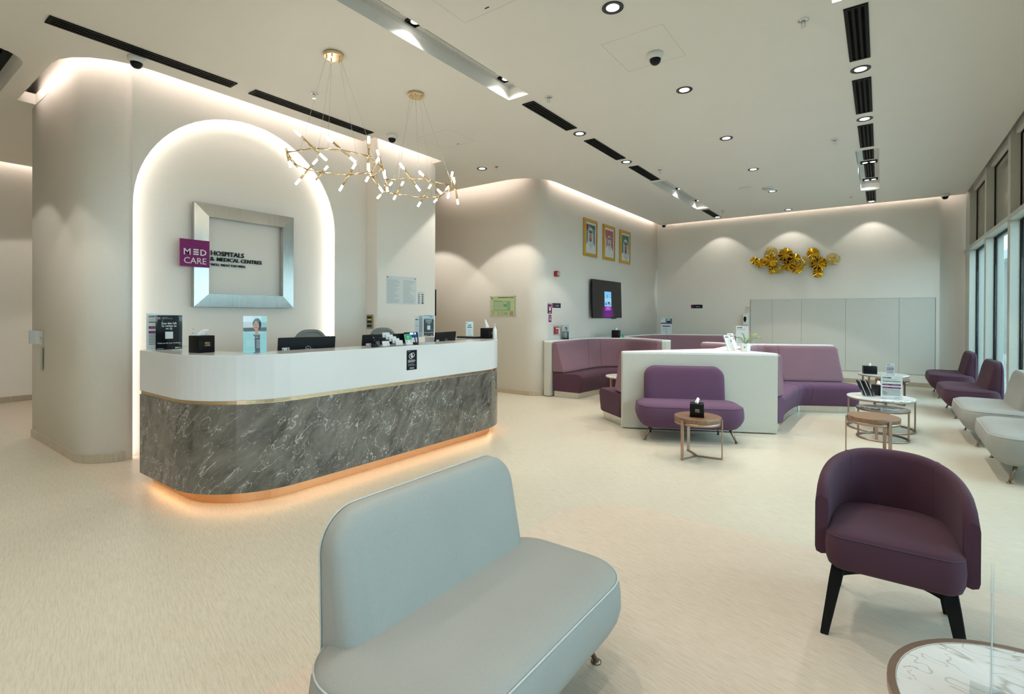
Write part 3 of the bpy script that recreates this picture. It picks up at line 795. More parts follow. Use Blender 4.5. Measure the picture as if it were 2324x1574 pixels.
for a in (-.45, .45):
    for c in (-.45, .45): b.box(0.0, 0.05, a * 1.12 - .02, a * 1.12 + .02, c * 1.12 - .02, c * 1.12 + .02, M_BLACKM)
b.build('standoff', fr)
sg = thing('logo_sign', 'magenta square sign reading MED CARE over the left side of the steel frame', 'sign', (-5.995, 2.393, 2.095))
b = MB(); b.box(-0.016, 0.0, -.146, .146, -.146, .146, paint('7d1a63', 0.35)); b.build('panel', sg, 0.001)
b = MB(); WT = paint('e8dfe2')
b.text('M', L, -.117, -.02, .094, WT, 'LEFT', .014, 0.0, .004, 1.05)
for k in range(3): b.box(0.0, .004, -.018, .034, -.018 + .0245 * k, -.003 + .0245 * k, WT)
b.text('D', L, .045, -.02, .094, WT, 'LEFT', .014, 0.0, .004, 1.0)
b.text('CARE', L, 0, -.113, .094, WT, 'CENTER', .0, 0.0, .004, .98); b.build('lettering', sg)
LB = YZW(-6.10); BL = M_BLACK
lt = thing('wall_lettering', 'raised black lettering on the niche wall inside the steel frame', 'lettering', (0, 0, 0))
for parts in ((('HOSPITALS', 2.590, 2.100, .076, .98),), (('&', 2.588, 2.040, .066, 1.0), ('MEDICAL CENTRES', 2.655, 2.040, .061, .99)), (("WE'LL TREAT YOU WELL", 2.590, 1.985, .036, .97),)):
    b = MB()
    for q in parts: b.text(q[0], LB, q[1], q[2], q[3], BL, 'LEFT', .009, 0.0, .014, q[4])
    b.build('letters', lt, fix=False)

# printed sign holders -----------------------------------------------
def art_text(b, mp, lines, m, t=0.0024):
    for s, u, v, size, al, bo in lines: b.text(s, mp, u, v, size, m, al, bo, t)
def lines_block(b, mp, u0, u1, v0, v1, n, m, t, h=0.4, ragged=0.25):
    dv = (v1 - v0) / n
    for k in range(n):
        e = u1 - (u1 - u0) * ragged * random.random()
        v = v1 - dv * (k + 1) + dv * .3
        b.mesh([mp(u0, v, t), mp(e, v, t), mp(e, v + dv * h, t), mp(u0, v + dv * h, t)], [(0, 1, 2, 3)], m)
def R_(b, mp, u0, v0, u1, v1, m, t): b.mesh([mp(u0, v0, t), mp(u1, v0, t), mp(u1, v1, t), mp(u0, v1, t)], [(0, 1, 2, 3)], m)
def P_(b, mp, pts, m, t):
    tri = tessellate_polygon([[Vector((p[0], p[1], 0)) for p in pts]]); b.mesh([mp(p[0], p[1], t) for p in pts], tri, m)
def ell(cu, cv, ru, rv, n=20, a0=0, a1=360): return [(cu + ru * cos(rad(a0 + (a1 - a0) * k / n)), cv + rv * sin(rad(a0 + (a1 - a0) * k / n))) for k in range(n)]
F0 = frame_map((0, 0, 0), (0, 1, 0), (0, 0, 1), (1, 0, 0))   # local sign face: u = +y, v = z, facing +x
def holder(name, label, cat, loc, rz, w, h, tilt=0.0, base=0.07, group=None):
    """acrylic table sign: clear foot, clear cover, printed sheet to be filled by the caller"""
    t = thing(name, label, cat, loc, rz, group)
    ct, st = cos(tilt), sin(tilt)
    mp = frame_map((0.0, 0, 0.006), (0, 1, 0), (-st, 0, ct), (ct, 0, st))
    b = MB(); M4 = Matrix.Rotation(-tilt, 4, 'Y')
    b.box(0.0026, 0.0046, -w / 2 - .003, w / 2 + .003, 0.002, h + .006, M_ACRYL, M4); b.build('acrylic_cover', t)
    b = MB(); b.box(-base, 0.012, -w / 2, w / 2, 0.0005, 0.0035, M_ACRYL); b.build('acrylic_foot', t)
    b = MB(); b.mesh([mp(-w / 2, 0, -.001), mp(w / 2, 0, -.001), mp(w / 2, h, -.001), mp(-w / 2, h, -.001), mp(-w / 2, 0, 0.0004), mp(w / 2, 0, 0.0004), mp(w / 2, h, 0.0004), mp(-w / 2, h, 0.0004)],
                     [(3, 2, 1, 0), (4, 5, 6, 7), (0, 1, 5, 4), (1, 2, 6, 5), (2, 3, 7, 6), (3, 0, 4, 7)], M_PAPER)
    return t, b, (lambda u, v, d=0: mp(u, v, 0.0006 + d))
DK = paint('0b0c0e', 0.3); DK2 = paint('0d2024', 0.3); WH = paint('f0f0ee'); MAG = paint('7d1a63'); TEA = paint('2f7d7a'); GR = paint('7c8084'); LG = paint('b9bdc1'); DT = paint('2a2430')
def qr_sign(loc, rz, label, dk, h=.288, w=.197):
    t, b, mp = holder('review_sign', label, 'sign', loc, rz, w, h, 0.0)
    R_(b, mp, -w / 2, 0, w / 2, h, dk, .0001)
    R_(b, mp, -.086, h - .036, -.062, h - .012, MAG, .0002); b.text('MED', mp, -.074, h - .024, .009, WH, 'CENTER', .02, .0003); b.text('CARE', mp, -.074, h - .033, .009, WH, 'CENTER', 0, .0003)
    b.text('HOSPITALS', mp, -.055, h - .022, .0095, LG, 'LEFT', .01, .0003); b.text('& MEDICAL CENTRES', mp, -.055, h - .031, .0085, LG, 'LEFT', .01, .0003)
    P_(b, mp, [(-.057, h - .083), (-.053, h - .05), (-.04, h - .02), (-.036, h - .012), (-.044, h - .045), (-.050, h - .083)], TEA, .0002)
    for k, s in enumerate(('Scan this QR', 'to review us', 'on')): b.text(s, mp, 0 if k < 2 else -.014, h - .075 - .0215 * k, .0215, WH, 'CENTER', .025, .0003)
    P_(b, mp, ell(.014, h - .113, .009, .009), WH, .0003); P_(b, mp, ell(.014, h - .113, .005, .005), dk, .0004)
    R_(b, mp, -.029, h - .197, .029, h - .138, WH, .0003)
    b.text('Thank you for your feedback.', mp, 0, .05, .0145, WH, 'CENTER', .02, .0003)
    b.text('medcare.ae', mp, -.09, .006, .0105, WH, 'LEFT', .02, .0003); b.text('800', mp, .045, .008, .016, WH, 'LEFT', .03, .0003); lines_block(b, mp, .068, .092, .008, .02, 2, LG, .0003)
    b.build('printed_sheet', t); return t
qr_sign((-4.845, 1.735, CT), rad(0), 'black review sign in clear holder at the near left end of the counter', DK)
qr_sign((-5.03, 4.945, CT), rad(2), 'dark teal review sign in clear holder at the far end of the counter', DK2)
def price_sign(loc, rz, label, w, h, two=False, stripes=True, tilt=0, group=None):
    t, b, mp = holder('price_list', label, 'sign', loc, rz, w, h, tilt)
    R_(b, mp, -w / 2, 0, w / 2, h, WH, .0001)
    R_(b, mp, -w * .42, h * .885, -w * .02, h * .93, DT, .0002); b.text('PRICE LIST', mp, -w * .40, h * .892, h * .034, WH, 'LEFT', .02, .0003)
    if stripes:
        R_(b, mp, -w * .42, h * .74, w * .42, h * .765, DT, .0002); R_(b, mp, -w * .42, h * .57, w * .42, h * .64, MAG, .0002); R_(b, mp, -w * .42, h * .44, w * .42, h * .51, MAG, .0002)
        for v in (.595, .465): lines_block(b, mp, -w * .38, -w * .1, h * v, h * (v + .025), 1, LG, .0003); lines_block(b, mp, w * .02, w * .38, h * v, h * (v + .025), 1, LG, .0003)
    lines_block(b, mp, -w * .42, w * .42, h * .79, h * .86, 2, LG, .0002)
    lines_block(b, mp, -w * .42, w * .42, h * .12, h * .42, 7, GR if stripes else LG, .0002, .45, .05)
    R_(b, mp, w * .12, h * .03, w * .4, h * .06, LG, .0002)
    b.build('printed_sheet', t); return t
price_sign((-4.955, 1.705, CT), rad(4), 'white price list in clear holder, partly behind the near black review sign', .20, .305)
# two-sided leaflet sheet at the far end
t, b, mp = holder('notice_sign', 'grey and white notice sheet in clear holder left of the dark teal review sign', 'sign', (-5.02, 4.750, CT), rad(6), .165, .285)
R_(b, mp, -.0825, 0, .0825, .285, WH, .0001); R_(b, mp, .0, 0, .0825, .285, LG, .0002)
R_(b, mp, -.072, .225, -.012, .238, DT, .0003); R_(b, mp, -.072, .15, -.012, .155, DT, .0003); P_(b, mp, ell(-.042, .255, .006, .006), DT, .0003)
lines_block(b, mp, -.072, -.012, .165, .215, 4, LG, .0003); lines_block(b, mp, -.072, -.012, .05, .145, 7, LG, .0003)
lines_block(b, mp, .008, .075, .06, .25, 12, GR, .0003, .45); b.build('printed_sheet', t)
# doctor poster
t, b, mp = holder('poster_holder', 'pale blue poster of a smiling person in a coat, left of the first monitor', 'poster', (-4.0, 2.03, CT), rad(0), .185, .287)
def person_art(b, mp, u, v, s, hair, skin, coat, shirt, d=0.0002):
    P_(b, mp, [(u - .085 * s, v - .32 * s), (u + .085 * s, v - .32 * s), (u + .080 * s, v - .10 * s), (u + .03 * s, v - .065 * s), (u - .03 * s, v - .065 * s), (u - .080 * s, v - .10 * s)], coat, d)
    P_(b, mp, [(u - .022 * s, v - .32 * s), (u + .03 * s, v - .32 * s), (u + .028 * s, v - .08 * s), (u - .026 * s, v - .08 * s)], shirt, d + .0001)
    P_(b, mp, ell(u + .004 * s, v + .005 * s, .036 * s, .052 * s), hair, d + .0001)
    P_(b, mp, [(u - .013 * s, v - .085 * s), (u + .015 * s, v - .085 * s), (u + .013 * s, v - .03 * s), (u - .012 * s, v - .03 * s)], skin, d + .0002)
    P_(b, mp, ell(u - .004 * s, v - .006 * s, .025 * s, .037 * s), skin, d + .0003)
    for q in (-.013, .006): P_(b, mp, ell(u + q * s, v + .004 * s, .004 * s, .0022 * s, 10), hair, d + .0004); 
    P_(b, mp, ell(u - .004 * s, v - .022 * s, .009 * s, .003 * s, 12), paint('a8504c'), d + .0004)
R_(b, mp, -.0925, 0, .0925, .287, paint('cfe3e4'), .0001); R_(b, mp, -.0925, .165, .0925, .195, paint('6d6c70'), .00012); R_(b, mp, .05, .16, .0925, .287, paint('a9d6d0'), .00011); R_(b, mp, -.0925, .195, -.02, .287, paint('e6eaee'), .00011)
person_art(b, mp, .012, .215, .95, paint('1d2a2c'), paint('d8a48e'), paint('a9dcdb'), paint('5d5560'))
P_(b, mp, [(-.0925, 0), (.0, 0), (-.004, .125), (-.03, .15), (-.0925, .17)], paint('b3dfdf'), .00035); P_(b, mp, [(.045, 0), (.0925, 0), (.0925, .165), (.06, .155), (.05, .12)], paint('b3dfdf'), .00035)
b.text('Our smile', mp, 0, .115, .012, WH, 'CENTER', .01, .0007); lines_block(b, mp, -.07, .0, .05, .10, 5, WH, .0007, .25); lines_block(b, mp, .01, .045, .03, .10, 6, WH, .0008, .3)
b.build('printed_sheet', t)
# small white sign near tissue box at far end
t, b, mp = holder('card_sign', 'narrow white sign with teal and pink bars left of the far tissue box', 'sign', (-4.50, 5.19, CT), rad(-10), .13, .205)
R_(b, mp, -.065, 0, .065, .205, WH, .0001); R_(b, mp, -.03, .145, .03, .168, paint('4fb3a0'), .0002); R_(b, mp, -.04, .125, .04, .136, MAG, .0002); R_(b, mp, -.055, .175, -.045, .192, DT, .0002)
for v in (.10, .07, .04): P_(b, mp, ell(0, v, .004, .004, 10), GR, .0002); lines_block(b, mp, -.03, .03, v - .018, v - .008, 1, LG, .0002)
lines_block(b, mp, .01, .05, .012, .022, 1, GR, .0002); b.build('printed_sheet', t)

# tissue boxes, pump bottles
def tissue_box(loc, rz, label, h=.135, s=.132, tall=False, logo='+x', d=None):
    t = thing('tissue_box', label, 'tissue box', loc, rz, 'black tissue boxes'); w = s / 2; d = (d or s) / 2
    b = MB(); b.pillow(lambda i: rrect(2 * d, s, .006, 3, inset=i), XY, [(.0, .003), (.003, 0), (h - .003, 0), (h, .004)], M_LEATHER)
    b.build('case', t)
    b = MB(); b.pillow(lambda i: rrect(d, s * .34, .02, 5, inset=i), XY, [(h - .001, 0), (h + .0006, 0.001)], M_SLOT); b.build('slot', t)
    b = MB(); n = 14; rings = []
    hh = .10 if tall else .045
    for k in range(6):
        f = k / 5; ring = []
        for j in range(n):
            a = 2 * pi * j / n; r = (.035 * (1 - f) + (.012 if tall else .022) * f) * (1 + .25 * sin(3 * a + 2 * f + h * 40))
            ring.append(Vector((r * cos(a) * .55 + .012 * f * f * (-1 if tall else 1), r * sin(a) + (.0 if tall else .03) * f * f - (.022 * f if tall else 0), h + hh * f * (1 - .12 * sin(2 * a + 1)))))
        rings.append(ring)
    b.loft(rings, M_TISSUE); b.build('tissue', t)
    b = MB()
    q = {'+x': frame_map((d + .0004, 0, 0), (0, 1, 0), (0, 0, 1), (1, 0, 0)), '-y': frame_map((0, -w - .0004, 0), (1, 0, 0), (0, 0, 1), (0, -1, 0))}[logo]
    b.text('M', q, -.0165, h * .52, .019, M_GOLDINK, 'LEFT', .03, .0)
    for k in range(3): R_(b, q, -.001, h * .52 + .0052 * k, .0085, h * .52 + .003 + .0052 * k, M_GOLDINK, 0)
    b.text('D', q, .0105, h * .52, .018, M_GOLDINK, 'LEFT', .03, .0); b.text('CARE', q, .004, h * .52 - .018, .018, M_SILVER, 'CENTER', 0, .0)
    b.build('logo', t); return t
tissue_box((-4.385, 1.80, CT), rad(10), 'black tissue box with crumpled tissue, right of the near black review sign')
tissue_box((-4.12, 5.10, CT), rad(8), 'black tissue box with tall tissue on the far rounded end of the counter', tall=True)
def pump(loc, label):
    t = thing('pump_bottle', label, 'bottle', loc, 0.4, 'clear pump bottles')
    b = MB(); b.lathe([(.026, 0), (.028, .006), (.028, .10), (.024, .125), (.012, .135), (.011, .142)], simple('soft_white_plastic', (.78, .80, .80), .3), n=20); b.build('bottle', t)
    b = MB(); b.lathe([(.013, .142), (.013, .155), (.005, .157), (.005, .180), (.011, .182), (.011, .190)], M_WHITE, n=14)
    b.bar((0, 0, .187), (.035, 0, .183), .010, .006, M_WHITE); b.build('pump_head', t)
pump((-4.62, 1.835, CT), 'small white pump bottle standing behind the near tissue box')
pump((-4.02, 5.13, CT), 'small white pump bottle at the very end of the counter, beside the far tissue box')

# monitors
def monitor(loc, rz, label, w=.55, lean=-6):
    t = thing('computer_monitor', label, 'monitor', loc, rz, 'reception monitors')
    c, s = cos(rad(lean)), sin(rad(lean)); zc = .50 - .165
    mp = frame_map((0, 0, zc), (0, 1, 0), (-s, 0, c), (c, 0, s))     # back of the screen faces +x
    b = MB(); b.pillow(lambda i: rrect(w, .33, .008, 3, inset=i), mp, [(-.012, .002), (-.010, 0), (.010, 0), (.013, .003)], M_BLACK); b.build('housing', t)
    b = MB(); b.pillow(lambda i: rrect(w - .02, .305, .004, 2, inset=i), mp, [(-.0122, 0), (-.0128, .001)], M_DGLASS); b.build('screen', t)
    b = MB(); b.plate([ell(0, .058, .027, .027, 28), ell(0, .058, .0235, .0235, 28)], mp, .0132, .0140, M_SILVER); b.text('DELL', mp, 0, .052, .0165, M_SILVER, 'CENTER', .03, .0134); b.build('logo', t)
    b = MB(); R_(b, mp, -.245, .045, -.178, .078, WH, .0134); P_(b, mp, ell(-.236, .061, .006, .006, 12), DT, .0137); R_(b, mp, -.20, .048, -.184, .075, GR, .0137); lines_block(b, mp, -.226, -.205, .05, .072, 2, LG, .0137); b.build('asset_sticker', t)
    b = MB(); b.box(.015, .05, .018, .062, .012, .39, M_SILVER); b.build('stand_neck', t, .003)
    b = MB(); b.box(-.08, .12, -.10, .14, 0, .012, M_SILVER); b.build('stand_foot', t, .003)
DZ = 0.736
monitor((-4.235, 2.625, DZ), rad(-2), 'black monitor seen from behind, first from the left on the reception desk')
monitor((-4.235, 3.50, DZ), rad(2), 'black monitor seen from behind, middle one behind the card racks', .56)
monitor((-4.245, 4.44, DZ), rad(16), 'black monitor seen from behind, far one near the dark teal review sign', .50)

def office_chair(loc, rz, label):
    t = thing('office_chair', label, 'office chair', loc, rz, 'mesh office chairs')
    mp = frame_map((-.20, 0, .42), (0, 1, 0), (-.12, 0, .99), (.99, 0, .12))
    W_, Hh = .40, .86
    b = MB(); out = rrect(W_, Hh, .15, 8, 0, Hh / 2, 0, (.05, .16, .16, .05)); ins = rrect(W_, Hh, .15, 8, 0, Hh / 2, .03, (.05, .16, .16, .05))
    b.plate([out, ins], mp, -.012, .012, simple('grey_chair_frame', (.20, .20, .18), .5)); b.build('back_frame', t, .004)
    b = MB(); b.plate([ins], mp, -.002, .002, M_MESH); b.build('mesh_back', t)
    b = MB(); b.pillow(lambda i: rrect(.48, .50, .09, 6, inset=i), XY, [(.42, .03), (.43, .0), (.47, 0), (.49, .02), (.495, .05)], M_BLACK); b.build('seat', t)
    b = MB(); b.tube([(0, 0, .10), (0, 0, .42)], .028, M_BLACKM, 12); b.build('gas_lift', t)
    b = MB(); b.bar((-.19, 0, .43), (-.22, 0, .52), .06, .02, M_BLACKM); b.build('back_bracket', t)
    for k in range(5):
        a = 2 * pi * k / 5; b = MB(); b.bar((0, 0, .10), (.28 * cos(a), .28 * sin(a), .065), .045, .025, M_BLACKM); o = b.build('base_arm', t)
        g = MB(); g.lathe([(.025, -.012), (.027, 0), (.025, .012)], M_BLACK, n=14); w = g.build('caster', o); w.rotation_euler = (rad(90), 0, a); w.location = (.28 * cos(a), .28 * sin(a), .027)
office_chair((-4.80, 3.20, 0), rad(0), 'grey mesh office chair behind the first monitor')
office_chair((-4.84, 4.20, 0), rad(-6), 'grey mesh office chair behind the middle monitor')

# small things on the counter ledge
def pen_holder(y, label, x=-3.85):
    t = thing('pen_stand', label, 'pen', (x, y, CT), 0, 'tethered counter pens')
    b = MB(); b.pillow(lambda i: rrect(.05, .05, .006, 3, inset=i), XY, [(0, .001), (.002, 0), (.022, 0), (.025, .003)], M_BLACK); b.build('base', t)
    b = MB(); b.tube([(0, .008, .022), (-.004, -.004, .07), (-.006, -.016, .125)], [.004, .005, .0045], M_BLACK, 8); b.build('pen', t)
    b = MB()
    for q, z in ((.0, .062), (-.009, .088)): b.lathe([(.0062, z), (.0062, z + .005)], M_CHROME, (-.004, q, 0), 8)
    b.build('pen_ring', t)
pen_holder(3.08, 'black tethered pen in square base left of the small card holders'); pen_holder(3.595, 'black tethered pen in square base right of the green card stand')
def card_holder(y, w, h, label, x=-3.85, cards=True):
    t = thing('card_holder', label, 'card holder', (x, y, CT), 0, 'clear business card holders')
    b = MB(); mp = frame_map((0.012, 0, .003), (0, 1, 0), (-.30, 0, .954), (.954, 0, .30))
    b.box(-.035, .03, -w / 2, w / 2, 0.0005, .003, M_ACRYL); b.mesh([mp(-w / 2, 0, 0), mp(w / 2, 0, 0), mp(w / 2, h * .6, 0), mp(-w / 2, h * .6, 0)], [(0, 1, 2, 3)], M_ACRYL)
    b.build('acrylic_tray', t)
    b = MB(); b.plate([rrect(w * .92, h, .002, 2, 0, h / 2 + .003)], mp, -.014, -.002, M_PAPER if cards else paint('5c5f60'))
    if cards: b.text('MED CARE', mp, 0, h * .55, h * .16, LG, 'CENTER', 0, -.0016); R_(b, mp, w * .1, .006, w * .3, .010, paint('c0406a'), -.0015)
    b.build('cards', t)
card_holder(3.125, .030, .05, 'tiny clear holder with grey cards beside the left pen stand', -3.86, False)
card_holder(3.150, .028, .05, 'tiny clear holder with grey cards touching the white card stack', -3.875, False)
card_holder(3.20, .088, .050, 'clear holder with one stack of white business cards', -3.83)
t = thing('card_rack', 'stepped clear rack holding five tiers of white business cards', 'card holder', (-3.87, 3.325, CT), 0)
for k in range(5):
    mp = frame_map((.040 - .024 * k, .05 - .021 * k, .004 + .019 * k), (0, 1, 0), (-.25, 0, .968), (.968, 0, .25))
    b = MB(); b.plate([rrect(.086, .048, .002, 2, 0, .027)], mp, -.012, -.002, M_PAPER); b.text('MED CARE', mp, 0, .03, .006, LG, 'CENTER', 0, -.0016); c = b.build('cards', t)
    b = MB(); b.mesh([mp(-.045, 0, 0), mp(.045, 0, 0), mp(.045, .03, 0), mp(-.045, .03, 0)], [(0, 1, 2, 3)], M_ACRYL)
    b.box(-.02 - .024 * k, .040 - .024 * k, .05 - .021 * k - .045, .05 - .021 * k + .045, 0.0005 if k == 0 else .0005 + .019 * k, .004 + .019 * k, M_ACRYL); b.build('acrylic_tier', t)
t, b, mp = holder('payment_stand', 'small tilted card stand with green top half, right of the stepped card rack', 'sign', (-3.835, 3.505, CT), 0, .092, .105, .30, .05)
R_(b, mp, -.046, 0, .046, .105, WH, .0001); R_(b, mp, -.044, .048, .044, .103, paint('13b17a'), .0002); P_(b, mp, ell(0, .085, .012, .006), paint('e5b93a'), .0003)
b.plate([ell(0, .075, .014, .012, 20), ell(0, .075, .010, .008, 20)], lambda u, v, d: mp(u, v, .0003), 0, 0, WH)
for u in (-.028, .026): R_(b, mp, u - .008, .034, u + .008, .040, DT, .0002); R_(b, mp, u - .005, .012, u + .005, .028, LG, .0002)
b.build('printed_sheet', t)
t = thing('clipboard', 'black clipboard with blue sheet standing behind the green card stand', 'clipboard', (-4.12, 3.835, DZ), rad(0))
mp = frame_map((0, 0, 0), (0, 1, 0), (-.12, 0, .993), (.993, 0, .12))
b = MB(); b.plate([rrect(.21, .515, .02, 4, 0, .258)], mp, -.004, .004, M_BLACK); b.build('board', t)
b = MB(); R_(b, mp, -.07, .20, .09, .500, paint('1636a0'), .0046); R_(b, mp, -.06, .20, .085, .455, paint('c8c6c8'), .0050); b.build('sheets', t)
b = MB(); b.plate([rrect(.09, .022, .008, 4, .02, .498)], mp, .0045, .012, M_CHROME); b.build('clip', t)
t = thing('card_terminal_box', 'black box behind the right pen stand', 'box', (-4.33, 4.0, DZ), 0)
b = MB(); b.box(-.04, .03, -.045, .035, 0, .465, M_BLACK); b.build('body', t, .004)
b = MB(); b.box(.0301, .032, -.03, .02, .33, .44, M_DGLASS); b.build('panel', t)
t = thing('document_scanner', 'low black desktop device right of the far monitor', 'office machine', (-4.36, 5.02, CT), rad(94))
b = MB(); b.pillow(lambda i: rrect(.17, .30, .02, 4, inset=i), XY, [(0.0, .01), (.004, 0), (.016, 0), (.022, .008)], M_BLACK); b.build('body', t)
b = MB(); b.box(-.08, .07, .152, .19, .006, .011, M_BLACK); b.build('tray', t)
t = thing('paper_stack', 'stack of white papers on the desk left of the far monitor', 'paper', (-4.62, 4.25, DZ), rad(8))
for k in range(6):
    b = MB(); b.box(-.10, .10, -.14, .14, .058 * k, .058 * k + .056, M_PAPER); o = b.build('ream', t, .002); o.rotation_euler = (0, 0, rad(random.uniform(-3, 3)))
# sticker on the counter front
t = thing('notice_sticker', 'black notice sticker with white hand sanitising drawing on the white counter front', 'sticker', (-3.7285, 3.437, .996), 0)
b = MB(); R_(b, F0, -.067, -.097, .067, .097, DK, 0.0); R_(b, F0, -.063, .077, -.052, .09, MAG, .0003); lines_block(b, F0, -.048, -.012, .078, .09, 2, GR, .0003)
for r0, cu, cv in ((.028, -.012, .038), (.026, .012, .048)):
    b.plate([ell(cu, cv, r0, r0, 6), ell(cu, cv, r0 - .005, r0 - .005, 6)], lambda u, v, d: F0(u, v, .0004), 0, 0, WH)
b.plate([ell(-.004, .042, .012, .016, 12), ell(-.004, .042, .008, .011, 12)], lambda u, v, d: F0(u, v, .0005), 0, 0, WH)
lines_block(b, F0, -.05, .055, -.025, .003, 4, LG, .0003, .45); lines_block(b, F0, -.05, .055, -.06, -.034, 4, GR, .0003, .4); R_(b, F0, -.03, -.088, .03, -.072, GR, .0003)
b.build('printed_sheet', t)

# papers and switch plate on the column
def wall_sheet(label, y0, y1, z0, z1, kind):
    t = thing('notice_paper', label, 'notice', (-5.7295, (y0 + y1) / 2, (z0 + z1) / 2), 0); w, h = y1 - y0, z1 - z0
    b = MB(); b.box(0, .0008, -w / 2, w / 2, -h / 2, h / 2, paint('d3d8d8')); mp = lambda u, v, d: F0(u, v, .001)
    if kind < 2:
        s = -1 if kind == 0 else 1
        R_(b, mp, s * w * .40 - .008, h * .43, s * w * .40 + .008, h * .47, DT, 0); lines_block(b, mp, s * w * .22 - .03, s * w * .22 + .03, h * .435, h * .465, 2, LG, 0)
        lines_block(b, mp, -w * .42, w * .42, -h * .46, h * .38, 24, paint('b4babb'), 0, .45, .5)
    else:
        lines_block(b, mp, -w * .25, w * .25, h * .38, h * .44, 2, LG, 0)
        for k in range(5):
            v = h * (.27 - .16 * k); P_(b, mp, ell(-w * .28, v, .011, .011, 14), DT, 0); P_(b, mp, ell(w * .24, v, .018 if k < 4 else .026, .010, 14), DT, 0); lines_block(b, mp, -w * .14, w * .04, v - .004, v + .004, 1, LG, 0)
    b.build('printed_sheet', t)
wall_sheet('large white text sheet, left one of the pair on the reception column', 4.784, 5.071, 1.592, 1.998, 0)
wall_sheet('large white text sheet, right one of the pair on the reception column', 5.079, 5.370, 1.590, 2.0, 1)
wall_sheet('small white list with five dark icons right of the large sheets on the column', 5.388, 5.537, 1.592, 1.79, 2)
t = thing('switch_panel', 'steel light switch panel with a yellow label behind the middle monitor', 'switch panel', (-5.884, 4.63, 1.335), 0)
b = MB(); b.box(-.068, .068, -.012, -.0005, -.10, .10, simple('bronze_plate', (.30, .28, .22), .4, .5)); b.build('plate', t, .003)
for v in (.06, 0, -.06):
    for k in range(4):
        b = MB(); b.box(-.048 + .025 * k, -.032 + .025 * k, -.016, -.0122, v - .015, v + .015, M_BLACKM); b.build('rocker', t)
b = MB(); b.box(-.03, .035, -.0135, -.0122, .022, .041, paint('d8c400')); b.build('label_sticker', t)
b = MB(); b.box(-.05, -.0, 0, .02, 0, .42, M_BLACK); o = b.build('door_plate'); o.location = (-5.735, 5.785, 1.42); tag(o, 'dark vertical strip on the far edge of the reception column', 'plate')
# break glass box at the pillar's left end
t = thing('call_point', 'clear covered door release call point with small key on the left pillar end', 'switch', (-7.62, 1.4595, 1.165))
b = MB(); b.box(-.24, .10, -.006, -.001, -.075, .075, M_WHITE); b.build('back_plate', t)
b = MB(); b.box(-.27, -.20, -.05, -.006, -.075, .075, M_SILVER); b.build('door_magnet', t, .002)
b = MB(); b.box(.0, .13, -.05, -.006, -.08, .08, M_ACRYL); b.build('cover', t)
b = MB(); b.lathe([(.012, 0), (.012, .02)], M_CHROME, (0, 0, 0), 12); o = b.build('key_lock', t); o.rotation_euler = (rad(90), 0, 0); o.location = (.06, -.006, .0)
t = thing('leaflet_pocket', 'long narrow clear holder hanging below the call point on the left pillar', 'holder', (-7.52, 1.4595, .95))
b = MB(); b.box(-.04, .05, -.03, -.001, -.15, .12, M_ACRYL); b.build('pocket', t)
b = MB(); b.box(-.03, .04, -.02, -.012, -.14, .10, paint('b5ae98')); b.build('paper', t)

# ================================================================== WALL ITEMS
t = thing('evacuation_plan', 'pale green evacuation plan behind clear acrylic on the beige wall', 'sign', (-5.64, 7.449, 1.60))
XZW = frame_map((0, 0, 0), (1, 0, 0), (0, 0, 1), (0, -1, 0))       # faces -y: u = x
b = MB(); b.box(-.272, .272, -.026, -.020, -.180, .180, paint('d3d9a2', .3))
mp = lambda u, v, d: XZW(u, v, .0264 + d)
G1 = paint('8fbf98'); G2 = paint('2c4a30'); RD = paint('b8433f')
R_(b, mp, -.26, .135, -.235, .165, DT, 0); lines_block(b, mp, -.22, -.17, .14, .16, 2, GR, 0); R_(b, mp, -.11, .148, .13, .160, DT, 0); R_(b, mp, .14, .146, .26, .160, paint('3f8a4d'), 0)
R_(b, mp, -.262, .110, -.12, .114, G2, 0); R_(b, mp, -.20, -.075, .18, .085, G1, 0); R_(b, mp, -.19, -.068, .10, .078, paint('c5d8a8'), .0003); R_(b, mp, -.20, .085, -.01, .10, G1, 0)
for k in range(9): R_(b, mp, -.185 + .026 * k, -.03, -.183 + .026 * k, .07, G2, .0006)
for k in range(5): R_(b, mp, -.19, -.06 + .028 * k, .10, -.0585 + .028 * k, G2, .0006)
R_(b, mp, .03, -.01, .10, .035, paint('6fa87a'), .0007); R_(b, mp, .06, -.02, .08, -.012, paint('3355a0'), .0008)
for q in ((-.2, -.075, .18, -.072), (-.2, .083, .18, .086), (-.2, -.075, -.197, .1), (.177, -.075, .18, .086)): R_(b, mp, *q, G2, .0006)
R_(b, mp, -.262, -.092, .262, -.088, G2, 0)
for u in (-.25, -.11, -.03): lines_block(b, mp, u, u + .07, -.17, -.10, 5, GR, 0, .3, .4)
for k in range(3): P_(b, mp, ell(-.115, -.108 - .025 * k, .005, .005, 8), RD, .0003); R_(b, mp, .16, -.118 - .024 * k, .255, -.106 - .024 * k, RD, 0)
R_(b, mp, .04, -.165, .13, -.11, paint('a9b98c'), 0); b.build('printed_sheet', t)
b = MB(); b.box(-.29, .29, -.0335, -.0285, -.185, .185, M_ACRYL); b.build('acrylic_cover', t)
for sx in (-.285, .285):
    for sz in (-.178, .178):
        b = MB(); b.lathe([(.008, 0), (.008, .037)], M_CHROME, n=12); o = b.build('standoff', t); o.rotation_euler = (rad(90), 0, 0); o.location = (sx, 0.0, sz)

